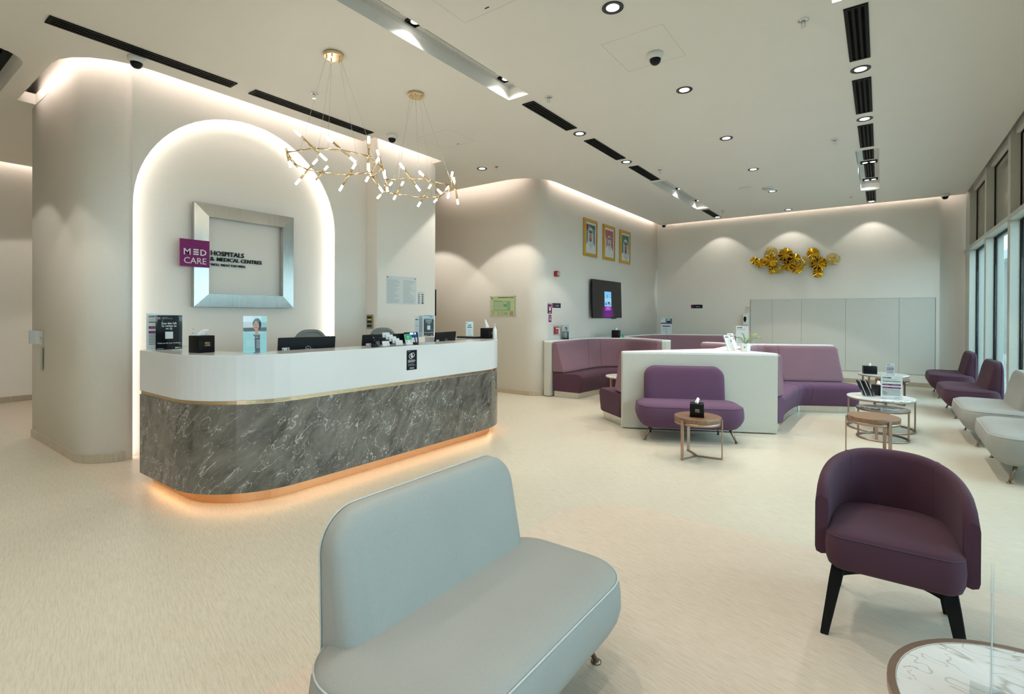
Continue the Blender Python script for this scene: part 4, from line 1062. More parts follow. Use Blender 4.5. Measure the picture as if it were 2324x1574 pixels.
LW = -4.839
def portrait(y0, label, k):
    t = thing('framed_portrait', label, 'picture', (LW, y0 + .303, 3.022), 0, 'gilt framed portraits'); w, h = .606, .762
    mitred('frame', t, w, h, .062, 0.001, .03, M_GILT, F0, .014)
    b = MB(); b.box(.008, .012, -w / 2 + .055, w / 2 - .055, -h / 2 + .055, h / 2 - .055, paint('d9dad2', .5)); b.build('mat_board', t)
    b = MB(); a, c = .195, .272; mp = lambda u, v, d: F0(u, v, .0125 + d); F = lambda pts, m, d: P_(b, mp, pts, m, d)
    R_(b, mp, -a, -c, a, c, paint(('6f8787', 'b0606a', '5d7a74')[k]), 0)
    W1 = paint('d5d8da'); W2 = paint('bfc5c8'); SK = paint(('b98f7c', 'c4b0a2', '9c7a68')[k]); HB = paint('3b4246'); BD = paint('594840')
    if k == 0: F([(-a, c), (-a + .1, c), (-a + .05, c - .12), (-a, c - .14)], paint('a02436'), .0002); F([(-a + .1, c), (a, c), (a, c - .10), (0, c - .04)], paint('45635c'), .0002)
    if k == 1: F([(-a, .16), (-a + .06, .05), (-a + .05, -c), (-a, -c)], W2, .0002)
    if k == 2: F([(.1, c), (a, c), (a, -.02), (.14, -.02)], paint('2f6f58'), .0002)
    s = (1.25, .95, 1.45)[k]; cu, cv = ((-.01, .045), (.0, .03), (.02, -.01))[k]
    F([(-a, -c), (a, -c), (a, -c + .10), (cu + .085 * s, cv - .09 * s), (cu + .05 * s, cv - .12 * s), (cu - .05 * s, cv - .12 * s), (cu - .085 * s, cv - .09 * s), (-a, -c + .12)], W1, .0003)
    F([(cu - .085 * s, cv - .15 * s), (cu - .09 * s, cv + .06 * s), (cu - .05 * s, cv + .125 * s), (cu + .02 * s, cv + .135 * s), (cu + .075 * s, cv + .10 * s), (cu + .095 * s, cv + .02 * s), (cu + .10 * s, cv - .15 * s), (cu + .02 * s, cv - .21 * s)], W2, .0005)
    F(ell(cu + .002, cv - .02 * s, .048 * s, .075 * s, 22), SK, .0007)
    F(ell(cu, cv - .068 * s, .036 * s, .030 * s, 16), BD, .0009); F(ell(cu, cv - .058 * s, .020 * s, .008 * s, 14), SK, .0011); F(ell(cu, cv - .057 * s, .014 * s, .004 * s, 12), paint('8c4f48'), .0013)
    F([(cu - .005 * s, cv - .01 * s), (cu + .005 * s, cv - .01 * s), (cu + .009 * s, cv - .037 * s), (cu - .009 * s, cv - .037 * s)], paint('8d6b5b'), .0009)
    for e in (-.021, .021): F(ell(cu + e * s, cv + .004 * s, .009 * s, .004 * s, 10), HB, .0009); F([(cu + (e - .012) * s, cv + .013 * s), (cu + (e + .012) * s, cv + .013 * s), (cu + (e + .010) * s, cv + .018 * s), (cu + (e - .010) * s, cv + .018 * s)], HB, .0009)
    for q in (.055, .078): F([(cu - .062 * s, cv + (q - .008) * s), (cu + .066 * s, cv + (q - .012) * s), (cu + .064 * s, cv + (q + .006) * s), (cu - .058 * s, cv + (q + .010) * s)], HB, .0009)
    F([(cu - .012 * s, cv - .12 * s), (cu + .012 * s, cv - .12 * s), (cu + .004, -c), (cu - .004, -c)], W2, .0007)
    b.build('print', t)
portrait(9.045, 'gilt framed portrait of a bearded person in white headdress, left one of three', 0)
portrait(9.922, 'gilt framed portrait on a red background, middle one of three', 1)
portrait(10.785, 'gilt framed portrait with a close face on green, right one of three', 2)

t = thing('television', 'large black wall television showing a blue card and purple glow', 'television', (LW, 10.0, 1.778))
mp = frame_map((0.075, 0, 0), (0, 1, 0), (-.03, 0, .9995), (.9995, 0, .03))
b = MB(); b.pillow(lambda i: rrect(1.42, .80, .01, 3, inset=i), mp, [(-.03, .10), (-.022, .01), (-.018, 0), (.012, 0), (.015, .003)], M_BLACK); b.build('housing', t)
b = MB(); b.box(.001, .05, -.2, .2, -.15, .15, M_BLACKM); b.build('wall_bracket', t)
def m_screen():
    m, nt, bb = new_mat('screen_image')
    tc = N(nt, 'ShaderNodeTexCoord'); sp = N(nt, 'ShaderNodeSeparateXYZ'); nt.links.new(tc.outputs['Object'], sp.inputs[0])
    y = math_n(nt, 'MULTIPLY', sp.outputs['Y'], 2.1); z = math_n(nt, 'MULTIPLY', math_n(nt, 'ADD', sp.outputs['Z'], 0.42), 1.75)
    d = math_n(nt, 'SQRT', math_n(nt, 'ADD', math_n(nt, 'MULTIPLY', y, y), math_n(nt, 'MULTIPLY', z, z)))
    c = ramp(nt, d, [(0.0, (.10, .01, .16)), (0.35, (.075, .008, .12)), (0.72, (.012, .012, .014)), (1.0, (.011, .011, .011))])
    nt.links.new(c, bb.inputs['Emission Color']); bb.inputs['Emission Strength'].default_value = 1.0
    bb.inputs['Base Color'].default_value = (.002, .002, .002, 1); bb.inputs['Roughness'].default_value = 0.3; bb.inputs['Specular IOR Level'].default_value = 0.12
    return m
def m_lit(name, c, s=1.0):
    m, nt, bb = new_mat(name); bb.inputs['Base Color'].default_value = (0, 0, 0, 1); bb.inputs['Emission Color'].default_value = (*c, 1); bb.inputs['Emission Strength'].default_value = s; return m
b = MB(); R_(b, mp, -.70, -.385, .70, .388, m_screen(), .0153)
C1 = m_lit('screen_light_blue', (.13, .34, .58)); C2 = m_lit('screen_pale', (.20, .42, .48)); C3 = m_lit('screen_blue', (.01, .12, .52)); C4 = m_lit('screen_purple', (.19, .015, .26)); C5 = m_lit('screen_dark', (.01, .02, .04)); C6 = m_lit('screen_text', (.35, .2, .42))
for q, m, d in (((-.155, .02, .175, .165), C1, 0), ((-.155, -.07, .175, .02), C2, 0), ((-.155, -.16, .175, -.10), C2, 0), ((-.155, -.10, .175, -.07), C1, 0), ((-.155, -.24, .175, -.15), C4, .0002), ((-.03, .03, -.01, .10), C5, .0002), ((.03, .04, .05, .09), C1, .0002)): R_(b, mp, *q, m, .0156 + d)
P_(b, mp, [(-.14, -.125), (-.02, -.125), (-.08, -.055)], C3, .0160); P_(b, mp, [(.10, -.125), (.15, -.125), (.10, -.06)], C3, .0160); P_(b, mp, [(-.01, -.055), (.09, -.055), (.06, -.135)], C5, .0160)
b.text('medcare', mp, .01, -.195, .05, C6, 'CENTER', .03, .0162); R_(b, mp, -.08, -.225, .10, -.215, C6, .0162); b.build('screen', t)
b = MB()
for q in (.32, .42, .50): b.lathe([(.012, -.42), (.014, -.40)], M_BLACK, (.05, q, 0), 8)
b.tube([(.05, .32, -.41), (.055, .37, -.43), (.05, .42, -.41)], .004, M_BLACK, 6); b.build('cable_plugs', t)

t = thing('fire_sounder', 'red fire alarm sounder with clear strobe high on the wall left of the portraits', 'fire alarm', (LW, 7.985, 2.195))
b = MB(); b.pillow(lambda i: rrect(.12, .105, .02, 5, inset=i), F0, [(.001, .004), (.006, 0), (.05, .0), (.058, .008)], M_REDP); b.build('housing', t)
b = MB(); b.lathe([(.045, .058), (.045, .075), (.02, .083)], M_SILVER, n=22); o = b.build('strobe_lens', t); o.rotation_euler = (0, rad(90), 0)
t = thing('fire_call_point', 'red and white break glass box behind clear cover above the left booth', 'fire alarm', (LW, 8.003, 1.155))
b = MB(); b.pillow(lambda i: rrect(.14, .14, .012, 4, inset=i), F0, [(.001, 0), (.035, 0), (.042, .006)], M_REDP); R_(b, F0, -.062, .032, .062, .05, WH, .0425); R_(b, F0, .03, -.06, .062, .03, WH, .0425); b.build('housing', t)
b = MB(); b.pillow(lambda i: rrect(.20, .20, .02, 4, inset=i), F0, [(.001, 0), (.055, .0), (.06, .006)], M_ACRYL); b.build('clear_cover', t)
def wall_plate(name, label, y0, y1, z0, z1, col, deco):
    t = thing(name, label, 'sign', (LW, (y0 + y1) / 2, (z0 + z1) / 2)); w, h = y1 - y0, z1 - z0
    b = MB(); b.box(.0005, .004, -w / 2, w / 2, -h / 2, h / 2, paint(col)); deco(b, lambda u, v, d: F0(u, v, .0044 + d), w, h); b.build('plate', t)
def d1(b, mp, w, h):
    R_(b, mp, -w * .44, h * .40, w * .44, h * .46, WH, 0); R_(b, mp, -w * .20, -h * .22, w * .20, .0, WH, 0); P_(b, mp, [(-w * .2, 0), (-w * .05, h * .02), (-w * .15, h * .22), (-w * .28, h * .16)], WH, .0001)
    P_(b, mp, [(w * .0, 0), (w * .2, 0), (w * .34, h * .22), (w * .22, h * .26), (w * .08, h * .05)], WH, .0001); R_(b, mp, -w * .25, -h * .42, w * .25, -h * .34, LG, 0)
wall_plate('hygiene_sign', 'tall dark magenta hand hygiene sign on the wall left of the television', 7.718, 7.855, 1.466, 1.653, '5e1a4a', d1)
def d2(b, mp, w, h):
    R_(b, mp, -w * .36, h * .28, w * .36, h * .34, LG, 0); R_(b, mp, -w * .36, h * .16, w * .36, h * .22, LG, 0); b.plate([ell(0, -h * .12, w * .24, h * .17), ell(0, -h * .12, w * .10, h * .07)], lambda u, v, d: mp(u, v, .0001), 0, 0, WH); R_(b, mp, -w * .2, -h * .135, w * .2, -h * .105, WH, .0002)
wall_plate('arrow_sign', 'small pink magenta sign below the hand hygiene sign', 7.750, 7.841, 1.310, 1.442, '8a1d5c', d2)
def d3(b, mp, w, h):
    R_(b, mp, -w * .46, -h * .42, -w * .26, h * .42, MAG, 0); b.text('Waiting Area', mp, w * .05, -h * .15, h * .26, WH, 'CENTER', .01, .0001); lines_block(b, mp, -w * .02, w * .40, h * .06, h * .18, 1, LG, 0)
wall_plate('room_sign', 'dark charcoal direction sign right of the hand hygiene sign', 7.876, 8.168, 1.571, 1.657, '1d2326', d3)
t = thing('room_sign', 'black direction sign on the back wall left of the cupboards', 'sign', (-3.80, 13.2195, 1.668))
b = MB(); b.box(-.143, .143, -.004, -.0005, -.045, .045, paint('16181a')); mp = lambda u, v, d: XZW(u, v, .0044 + d); R_(b, mp, -.13, -.038, -.08, .038, MAG, 0); b.text('Washroom', mp, .03, -.012, .026, WH, 'CENTER', .01, .0001); b.build('plate', t)
t = thing('sanitiser_dispenser', 'white wall sanitiser dispenser with black oval window left of the cupboards', 'dispenser', (-2.63, 13.2195, 1.335))
b = MB(); b.pillow(lambda i: rrect(.122, .245, .02, 5, inset=i), XZW, [(.001, .0), (.08, .0), (.10, .012)], M_WHITE); b.build('housing', t)
b = MB(); P_(b, XZW, [(.032 * cos(rad(a)) - .008, (.05 if sin(rad(a)) > 0 else .085) * sin(rad(a)) + .035) for a in range(0, 360, 15)], M_BLACK, .1008); b.build('window', t)
b = MB(); b.box(-.02, .02, -.07, -.03, -.135, -.121, M_SILVER); b.build('nozzle', t)
t = thing('wall_switch', 'small white wall plate above the sanitiser dispenser', 'switch', (-2.60, 13.2195, 1.585))
b = MB(); b.box(-.045, .045, -.008, -.0005, -.075, .075, M_CAB); b.box(-.004, .008, -.0105, -.008, .03, .045, GR); b.build('plate', t, .002)

# gold wall sculpture
art = thing('wall_sculpture', 'golden wall sculpture of fluted discs and wire discs on the back wall', 'wall art', (0, 13.22, 0))
PX = 0.000877; AX = lambda u: -2.568 + (u + 0) * PX; 
def art_xy(u, v):
    px, py = 1690 + u / 9.296, 520 + v / 9.296
    d = _f2 + _r3 * ((px - 1162) / 1146.304) - _u3 * ((py - 717.301) / 1146.304)
    s = 13.12 / d.y
    return d.x * s, 1.45 + d.z * s
DISCS = [(-2.452, 2.752, .092, 6), (-2.317, 2.680, .112, 7), (-2.099, 2.722, .152, 9), (-1.790, 2.848, .160, 9), (-1.586, 2.762, .102, 7), (-1.234, 2.844, .127, 8), (-2.066, 2.497, .083, 6), (-1.720, 2.592, .118, 8), (-1.547, 2.520, .122, 8), (-1.133, 2.605, .166, 10), (-1.137, 2.390, .102, 7)]
for k, (x, z, r, lob) in enumerate(DISCS):
    b = MB(); n = lob * 10; rings = []; off = -.055 - .022 * (k % 3)
    for j in range(9):
        f = j / 8; rr = r * (0.03 + .97 * f)
        rings.append([Vector((x + rr * cos(2 * pi * i / n), off + .060 * f * sin(lob * 2 * pi * i / n + k) * r / .15 - .018 * (1 - f), z + rr * sin(2 * pi * i / n))) for i in range(n)])
    b.loft(rings, M_GOLD, True, False); b.face(rings[0], M_GOLD)
    b.tube([(x, off + .005, z), (x, -.002, z)], .006, M_GOLD, 8)
    o = b.build('fluted_disc', art, fix=False)
for k, (x, z, r) in enumerate(((-2.087, 2.935, .124), (-1.922, 2.545, .118), (-1.398, 2.670, .120), (-.862, 2.690, .132))):
    b = MB(); off = -.045
    b.tube([(x + r * (1 + .05 * cos(3 * a)) * cos(a), off + .012 * cos(2 * a), z + r * (1 + .05 * cos(3 * a)) * sin(a)) for a in [2 * pi * i / 36 for i in range(36)]], .0065, M_GOLD, 6, False, True)
    for i in range(22):
        a = 2 * pi * i / 22; pts = []
        for j in range(6):
            f = j / 5; q = a + .9 * f; rr = r * (.08 + .92 * f) * (1 + .05 * f * cos(3 * q))
            pts.append((x + rr * cos(q), off - .025 * (1 - f) + .012 * f * cos(2 * q), z + rr * sin(q)))
        b.tube(pts, .0058, M_GOLD, 5, False)
    b.tube([(x, off - .02, z), (x, -.002, z)], .005, M_BRASS, 6)
    b.build('wire_disc', art, fix=False)

# ================================================================== SOFTSEATING
def make_bench(label, fab, seam, rz, loc):
    t = thing('bench_sofa', label, 'sofa', loc, rz, 'armless bench sofas')
    b = MB(); out = lambda i: rrect(1.19, .63, .19, 9, 0, -.030, inset=i, rr=(.20, .20, .20, .20))
    prof = [(.148, .16), (.150, .11), (.165, .075), (.20, .038), (.25, .010), (.29, 0), (.33, .001), (.37, .006), (.396, .015), (.410, .030), (.422, .06), (.430, .12), (.434, .2)]
    b.pillow(out, XY, prof, fab); b.build('seat', t)
    b = MB(); b.tube([Vector((p[0], p[1], .398)) for p in out(.0145)], .0032, seam, 6, False, True); b.build('piping', t)
    b = MB(); rings = []
    for k in range(13):                                   # backrest: front-view rounded rectangle pushed through its thickness
        f = k / 12
    ol = lambda i: rrect(.94, .60, .13, 9, 0, .515, inset=i, rr=(.05, .13, .13, .05))
    def bmap(u, v, s):
        lean = (v - .43) / .37
        y0 = .125 + .085 * max(lean, -.4) ; y1 = .31 - .012 * max(lean, 0)
        return Vector((u, y0 + (y1 - y0) * s, v))
    b.pillow(ol, bmap, [(.0, .10), (.02, .055), (.07, .024), (.18, .007), (.34, 0), (.70, 0), (.86, .005), (.95, .018), (1.0, .05)], fab); b.build('backrest', t)
    b = MB(); b.tube([bmap(p[0], p[1], .80) for p in ol(-.001)], .0028, seam, 6, False, True); b.build('piping', t)
    for sx in (-1, 1):
        for fy, y0, sp in ((-.204, -.15, .055), (.213, .17, .0)):
            b = MB(); x1 = .505 if fy < 0 else .405; x0 = x1 - (.075 if fy < 0 else .03)
            b.tube([(sx * x0, y0, .17), (sx * (x1 - .004), fy, .012)], [.017, .0095], M_LEG, 12); g = b.build('leg', t)
            b = MB(); b.lathe([(.022, 0), (.022, .006), (.010, .014)], M_LEG, (sx * x1, fy, 0), 14); b.build('foot_pad', g)
    return t
n_ = Vector((.4505, -.8928)); o_ = Vector((-1.8455, 6.4517)) + n_ * .352
proto = make_bench('large pale grey bench sofa in the foreground facing right', M_GREY, M_SEAMG, rad(90), (-1.156, 1.405, 0))
SW = {M_GREY: M_PURPLE, M_SEAMG: M_SEAM}
SWP = {M_GREY: M_PLUM, M_SEAMG: M_SEAM}
sofa_mid = Vector((-1.756, 5.879)) - n_ * .204
dup(proto, 'purple bench sofa against the front of the pale partition', (sofa_mid.x, sofa_mid.y, 0), rad(26.8), SW)
dup(proto, 'pale grey bench sofa by the windows, nearest one cut by the right edge', (1.125, 6.59, 0), rad(-91))
dup(proto, 'pale grey bench sofa by the windows, second from the viewer', (1.08, 8.08, 0), rad(-90))
dup(proto, 'plum bench sofa by the windows, third from the viewer', (1.06, 9.98, 0), rad(-89), SWP)
dup(proto, 'plum bench sofa by the windows, farthest one near the back wall', (1.04, 12.13, 0), rad(-90), SWP)

# tub armchair
t = thing('armchair', 'dark purple tub armchair with black wooden legs in the right foreground', 'armchair', (.045, 3.02, 0), 0)
shell_t = .052
def shell_path(n=40, r_in=0.0):
    """plan path of the tub, from left arm front round the back to the right arm front"""
    w = .292 - r_in; yb = .375 - r_in; pts = []
    for k in range(n + 1):
        a = pi + pi * 0 - pi * k / n
        ca, sa = cos(a), sin(a)
        p = 2.7
        x = w * (abs(ca) ** (2 / p)) * (1 if ca > 0 else -1); y = yb * (abs(sa) ** (2 / p)) * 1.0
        pts.append((x, y * (.60 / .375) - .225))
    return pts
po = shell_path(); pi_ = shell_path(40, shell_t)
L_ = len(po); rings = []
for k in range(L_):
    f = abs(2 * k / (L_ - 1) - 1)                # 1 at the arm fronts, 0 at the back
    top = .735 - .080 * f ** 2
    if f > .9: top -= .055 * ((f - .9) / .1) ** 2.5
    bot = .325 if f > .0 else .325
    o, i = Vector(po[k]), Vector(pi_[k]); mid = (o + i) / 2
    lean = .022 * (1 - f)
    outw = (o - i).normalized()
    def P(q, z, e=0.0): 
        d = (z - .33) / .4
        return Vector((q[0] + outw.x * lean * d, q[1] + outw.y * lean * d, z))
    lo = i * .1 + o * .9; li = i * .9 + o * .1
    ring = [P(i, bot + .02), P(i, .45), P(i, top - .035), P(li, top - .012), P(mid, top), P(lo, top - .012), P(o, top - .035), P(o, .5), P(o, bot + .03), P(lo, bot + .008), P(mid, bot), P(li, bot + .006)]
    rings.append(ring)
b = MB(); b.loft(rings, M_PLUM); o = b.build('tub_back', t)
for fr_ in (.30, .70):
    k = int(fr_ * (L_ - 1)); r = rings[k]; b = MB(); b.tube([r[1] + Vector((0, 0, 0)), r[2], r[3], r[4], r[5], r[6], r[7], r[8]], .0022, M_SEAM, 6, False); b.build('seam', o)
b = MB()
seat_out = lambda i: rrect(.495, .58, .06, 9, 0, -.015, inset=i, rr=(.075, .20, .20, .075))
b.pillow(seat_out, XY, [(.292, .05), (.295, .028), (.308, .010), (.335, .001), (.39, -.003), (.435, .0), (.452, .008), (.462, .025), (.470, .07), (.474, .14)], M_PLUM); s = b.build('seat_cushion', t)
b = MB(); b.tube([Vector((p[0], p[1], .446)) for p in seat_out(.004)], .003, M_SEAM, 6, False, True); b.build('piping', s)
for sx in (-1, 1):
    for y0, y1, x0, x1 in ((-.19, -.315, .195, .245), (.17, .215, .185, .225)):
        b = MB(); a = Vector((sx * x0, y0, .305)); c = Vector((sx * x1, y1, .0))
        prof = [(a, .027), (a + (c - a) * .25, .026), (c, .016)]
        b.loft([[p + Vector((e * w_, d * w_ * .8, 0)) for e, d in ((-1, -1), (1, -1), (1, 1), (-1, 1))] for p, w_ in prof], M_BLACKWOOD, True, True, False); b.build('leg', t, .004)
b = MB()
for y in (-.18, .16):
    rings = []
    for k in range(13):
        x = -.20 + .40 * k / 12; h = .022 + .055 * abs(2 * k / 12 - 1) ** 2
        rings.append([Vector((x, y - .02, .302)), Vector((x, y + .02, .302)), Vector((x, y + .02, .302 - h)), Vector((x, y - .02, .302 - h))])
    b.loft(rings, M_BLACKWOOD, True, True, False)
for x in (-.19, .19): b.box(x - .02, x + .02, -.17, .16, .25, .302, M_BLACKWOOD)
b.build('under_frame', t)

# ================================================================== PARTITION BOOTHS
P1 = [(-2.685, 6.06), (-2.655, 6.045), (-1.006, 6.872), (-1.05, 6.96), (-1.64, 7.35), (-1.68, 8.86), (-1.36, 9.06), (-.60, 9.48), (-.66, 9.58), (-1.40, 9.20), (-1.78, 9.0), (-2.46, 9.12), (-2.50, 9.0), (-1.90, 8.72), (-1.88, 7.36), (-2.67, 6.12)]
t = thing('partition', 'low pale green partition wall with white top behind the purple bench sofa', 'partition', (0, 0, 0))
b = MB(); b.plate([P1], XY, 0.012, .952, M_PART); b.build('panel', t, .003)
b = MB(); b.plate([P1], XY, .952, .983, M_WHITE); b.build('top_cap', t, .004)
P2 = [(-4.83, 7.585), (-4.70, 7.585), (-4.695, 7.62), (-4.70, 8.90), (-4.57, 9.20), (-4.18, 9.48), (-3.86, 9.50), (-3.27, 9.20), (-3.21, 9.24), (-3.15, 9.33), (-3.84, 9.70), (-4.42, 10.12), (-4.49, 10.6), (-4.45, 11.65), (-4.20, 12.06), (-3.58, 12.36), (-2.75, 12.68), (-2.78, 12.78), (-3.62, 12.47), (-4.28, 12.17), (-4.56, 11.72), (-4.60, 10.6), (-4.83, 9.6)]
t = thing('partition', 'low pale partition wall with white top along the picture wall, behind the curved sofas', 'partition', (0, 0, 0))
b = MB(); b.plate([P2], XY, 0.012, .952, M_PART); b.build('panel', t, .003)
b = MB(); b.plate([P2], XY, .952, .983, M_WHITE); b.build('top_cap', t, .004)
def booth(label, B, T, C, F, seams, end=True):
    t = thing('curved_sofa', label, 'sofa', (0, 0, 0), 0, 'curved booth sofas')
    n = 7; B, T, C, F = [catmull([Vector(p) for p in X], n) for X in (B, T, C, F)]
    V = lambda p, z: Vector((p.x, p.y, z))
    rings = []
    for bb, tt, cc in zip(B, T, C):
        l = lambda f: bb.lerp(tt, f)
        cl = lambda f: tt.lerp(cc, f)
        rings.append([V(bb, .425), V(bb, .93), V(l(.15), .955), V(l(.5), .968), V(l(.85), .962), V(cl(.03), .945), V(cl(.08), .91), V(cl(.5), .68), V(cl(.94), .48), V(cl(1), .45), V(cl(.99), .43), V(cl(.9), .425)])
    def ends(rings):
        # round the two open ends slightly
        out = list(rings)
        for idx, nx in ((0, 1), (-1, -2)):
            r, q = rings[idx], rings[nx]
            c = sum(r, Vector()) / len(r)
            d = (r[0] - q[0]).normalized() * .03
            out[idx] = r
            out.insert(0 if idx == 0 else len(out), [c + (p - c) * .90 + d for p in r])
        return out
    b = MB(); b.loft(ends(rings), M_MAUVE); o = b.build('backrest', t)
    for k in seams:
        b = MB(); b.tube(rings[k * n][1:10], .003, M_SEAM, 5, False); b.build('seam', o)
    rings = []
    for bb, ff in zip(B, F):
        l = lambda f: bb.lerp(ff, f)
        d = (ff - bb).normalized()
        rings.append([V(l(.02), .10), V(l(.02), .42), V(ff - d * .10, .430), V(ff - d * .05, .424), V(ff - d * .02, .408), V(ff, .37), V(ff - d * .005, .34), V(ff - d * .05, .12), V(ff - d * .07, .10)])
    b = MB(); b.loft(ends(rings), M_PURPLE if 'right' in label else M_PLUM); o = b.build('seat', t)
    for k in seams:
        b = MB(); b.tube(rings[k * n][1:9], .003, M_SEAM, 5, False); b.build('seam', o)
    rings = []
    for bb, ff in zip(B, F):
        d = (ff - bb).normalized()
        rings.append([V(bb.lerp(ff, .05), .001), V(ff - d * .09, .001), V(ff - d * .09, .10), V(bb.lerp(ff, .05), .10)])
    b = MB(); b.loft(rings, M_STEELP, True, True, False); b.build('plinth', t)
booth('curved purple booth sofa with mauve backrest right of the pale partition',
      [(-1.05, 6.99), (-1.62, 7.37), (-1.665, 8.84), (-1.36, 9.045), (-.62, 9.465)], [(-1.01, 7.08), (-1.53, 7.42), (-1.57, 8.78), (-1.31, 8.955), (-.575, 9.375)],
      [(-1.01, 7.22), (-1.40, 7.50), (-1.46, 8.69), (-1.21, 8.87), (-.475, 9.28)], [(-.985, 7.16), (-.985, 7.48), (-.95, 8.47), (-.80, 8.70), (-.24, 9.00)], (2, 3))
booth('curved plum booth sofa left of the pale partition, mostly hidden behind it',
      [(-2.69, 6.14), (-1.92, 7.38), (-1.92, 8.66), (-2.50, 8.96)], [(-2.74, 6.20), (-2.02, 7.40), (-2.02, 8.58), (-2.46, 8.83)],
      [(-2.86, 6.30), (-2.2, 7.40), (-2.2, 8.42), (-2.44, 8.62)], [(-3.20, 6.52), (-2.62, 7.45), (-2.60, 8.02), (-2.66, 8.20)], (1, 2))
booth('curved plum booth sofa with mauve backrest below the television wall, beside the call point',
      [(-4.69, 7.66), (-4.695, 8.90), (-4.56, 9.195), (-4.18, 9.47), (-3.86, 9.49), (-3.30, 9.20)], [(-4.60, 7.66), (-4.61, 8.85), (-4.50, 9.13), (-4.16, 9.385), (-3.88, 9.40), (-3.33, 9.12)],
      [(-4.45, 7.66), (-4.46, 8.60), (-4.39, 9.0), (-4.14, 9.24), (-3.90, 9.25), (-3.42, 8.99)], [(-4.09, 7.66), (-4.06, 8.35), (-4.01, 8.62), (-3.90, 8.78), (-3.76, 8.80), (-3.52, 8.66)], (1, 2))
booth('curved plum booth sofa with mauve backrest in the far corner, behind the other booths',
      [(-3.22, 9.38), (-3.83, 9.71), (-4.41, 10.13), (-4.48, 10.6), (-4.44, 11.65), (-4.19, 12.05), (-3.575, 12.35), (-2.76, 12.67)], [(-3.26, 9.47), (-3.82, 9.80), (-4.33, 10.18), (-4.39, 10.6), (-4.35, 11.6), (-4.13, 11.97), (-3.54, 12.26), (-2.73, 12.58)],
      [(-3.32, 9.60), (-3.78, 9.92), (-4.17, 10.28), (-4.23, 10.65), (-4.20, 11.5), (-4.0, 11.84), (-3.47, 12.11), (-2.69, 12.42)], [(-3.44, 9.98), (-3.58, 10.12), (-3.82, 10.42), (-3.85, 10.7), (-3.82, 11.35), (-3.68, 11.53), (-3.30, 11.74), (-2.60, 12.04)], (4, 5))

# ================================================================== TABLES
def wood_table(label, loc, rz):
    t = thing('side_table', label, 'side table', loc, rz, 'round wood side tables'); R = .228
    b = MB(); b.lathe([(R - .004, .372), (R, .376), (R, .416), (R - .004, .420)], M_WOODTOP, n=48); b.build('table_top', t)
    b = MB(); b.plate([circ(R - .002, 48), circ(R - .012, 48)], XY, .345, .372, M_BRONZE, True); b.build('ring_band', t)
    for k in range(3):
        a = 2 * pi * k / 3; u = Vector((cos(a), sin(a), 0)); v = Vector((-sin(a), cos(a), 0))
        M4 = Matrix.Rotation(a, 4, 'Z')
        b = MB(); b.box(R + .001, R + .013, -.015, .015, 0.0, .400, M_BRONZE, M4); b.build('leg', t, .0015)
        b = MB(); b.box(0, R + .001, -.008, .008, 0.0, .014, M_BRONZE, M4); b.build('base_bar', t)
    return t
W1_ = wood_table('round wooden side table with bronze legs in front of the purple bench sofa', (-1.508, 5.294, 0), atan2(5.075 - 5.294, -1.593 + 1.508))
def round_table(label, loc, R, h, top, rim, rz=0.3, inset=False):
    t = thing('round_table', label, 'coffee table', loc, rz, 'round marble and glass coffee tables')
    if inset:
        b = MB(); b.plate([circ(R, 64), circ(R - .022, 64)], XY, h - .026, h, M_BRONZE, True); b.build('rim', t, .003)
        b = MB(); b.lathe([(R - .0225, h - .014), (R - .0225, h - .003)], top, n=64); b.build('table_top', t)
    else:
        b = MB(); b.lathe([(R - .004, h - .020), (R, h - .016), (R, h - .003), (R - .003, h)], top, n=64); b.build('table_top', t)
        b = MB(); b.plate([circ(R - .004, 64), circ(R - .022, 64)], XY, h - .034, h - .020, M_BRONZE, True); b.build('rim', t)
    b = MB(); b.plate([circ(R, 64), circ(R - .022, 64)], XY, 0.0, .018, M_BRONZE, True); b.build('base_ring', t)
    for k in range(4):
        M4 = Matrix.Rotation(2 * pi * (k + .5) / 4, 4, 'Z')
        b = MB(); b.box(R - .021, R - .006, -.014, .014, .018, h - .026, M_BRONZE, M4); b.build('leg', t, .0015)
    return t
round_table('white marble table with bronze rim at the bottom right corner', (.405, 1.835, 0), .385, .41, M_TOP, M_BRONZE, .3, True)
round_table('white marble coffee table holding leaflets, in the middle table group', (.005, 8.05, 0), .365, .41, M_TOP, M_BRONZE, .62)
round_table('smaller smoked glass coffee table in front of the leaflet table', (.026, 7.42, 0), .262, .36, M_DGLASS, M_BRONZE, .55, True)
dup(W1_, 'round wooden side table with bronze legs behind the purple armchair', (-.055, 6.40, 0), rad(186))
round_table('white marble coffee table with tissue box, farthest one near the back cupboards', (.04, 11.22, 0), .375, .41, M_TOP, M_BRONZE, .2)
dup(W1_, 'round wooden side table tucked beside the farthest marble table', (.165, 10.45, 0), rad(70))
round_table('small round marble table inside the left booth, mostly hidden by the partition', (-3.45, 7.85, 0), .28, .44, M_TOP, M_BRONZE, .4)

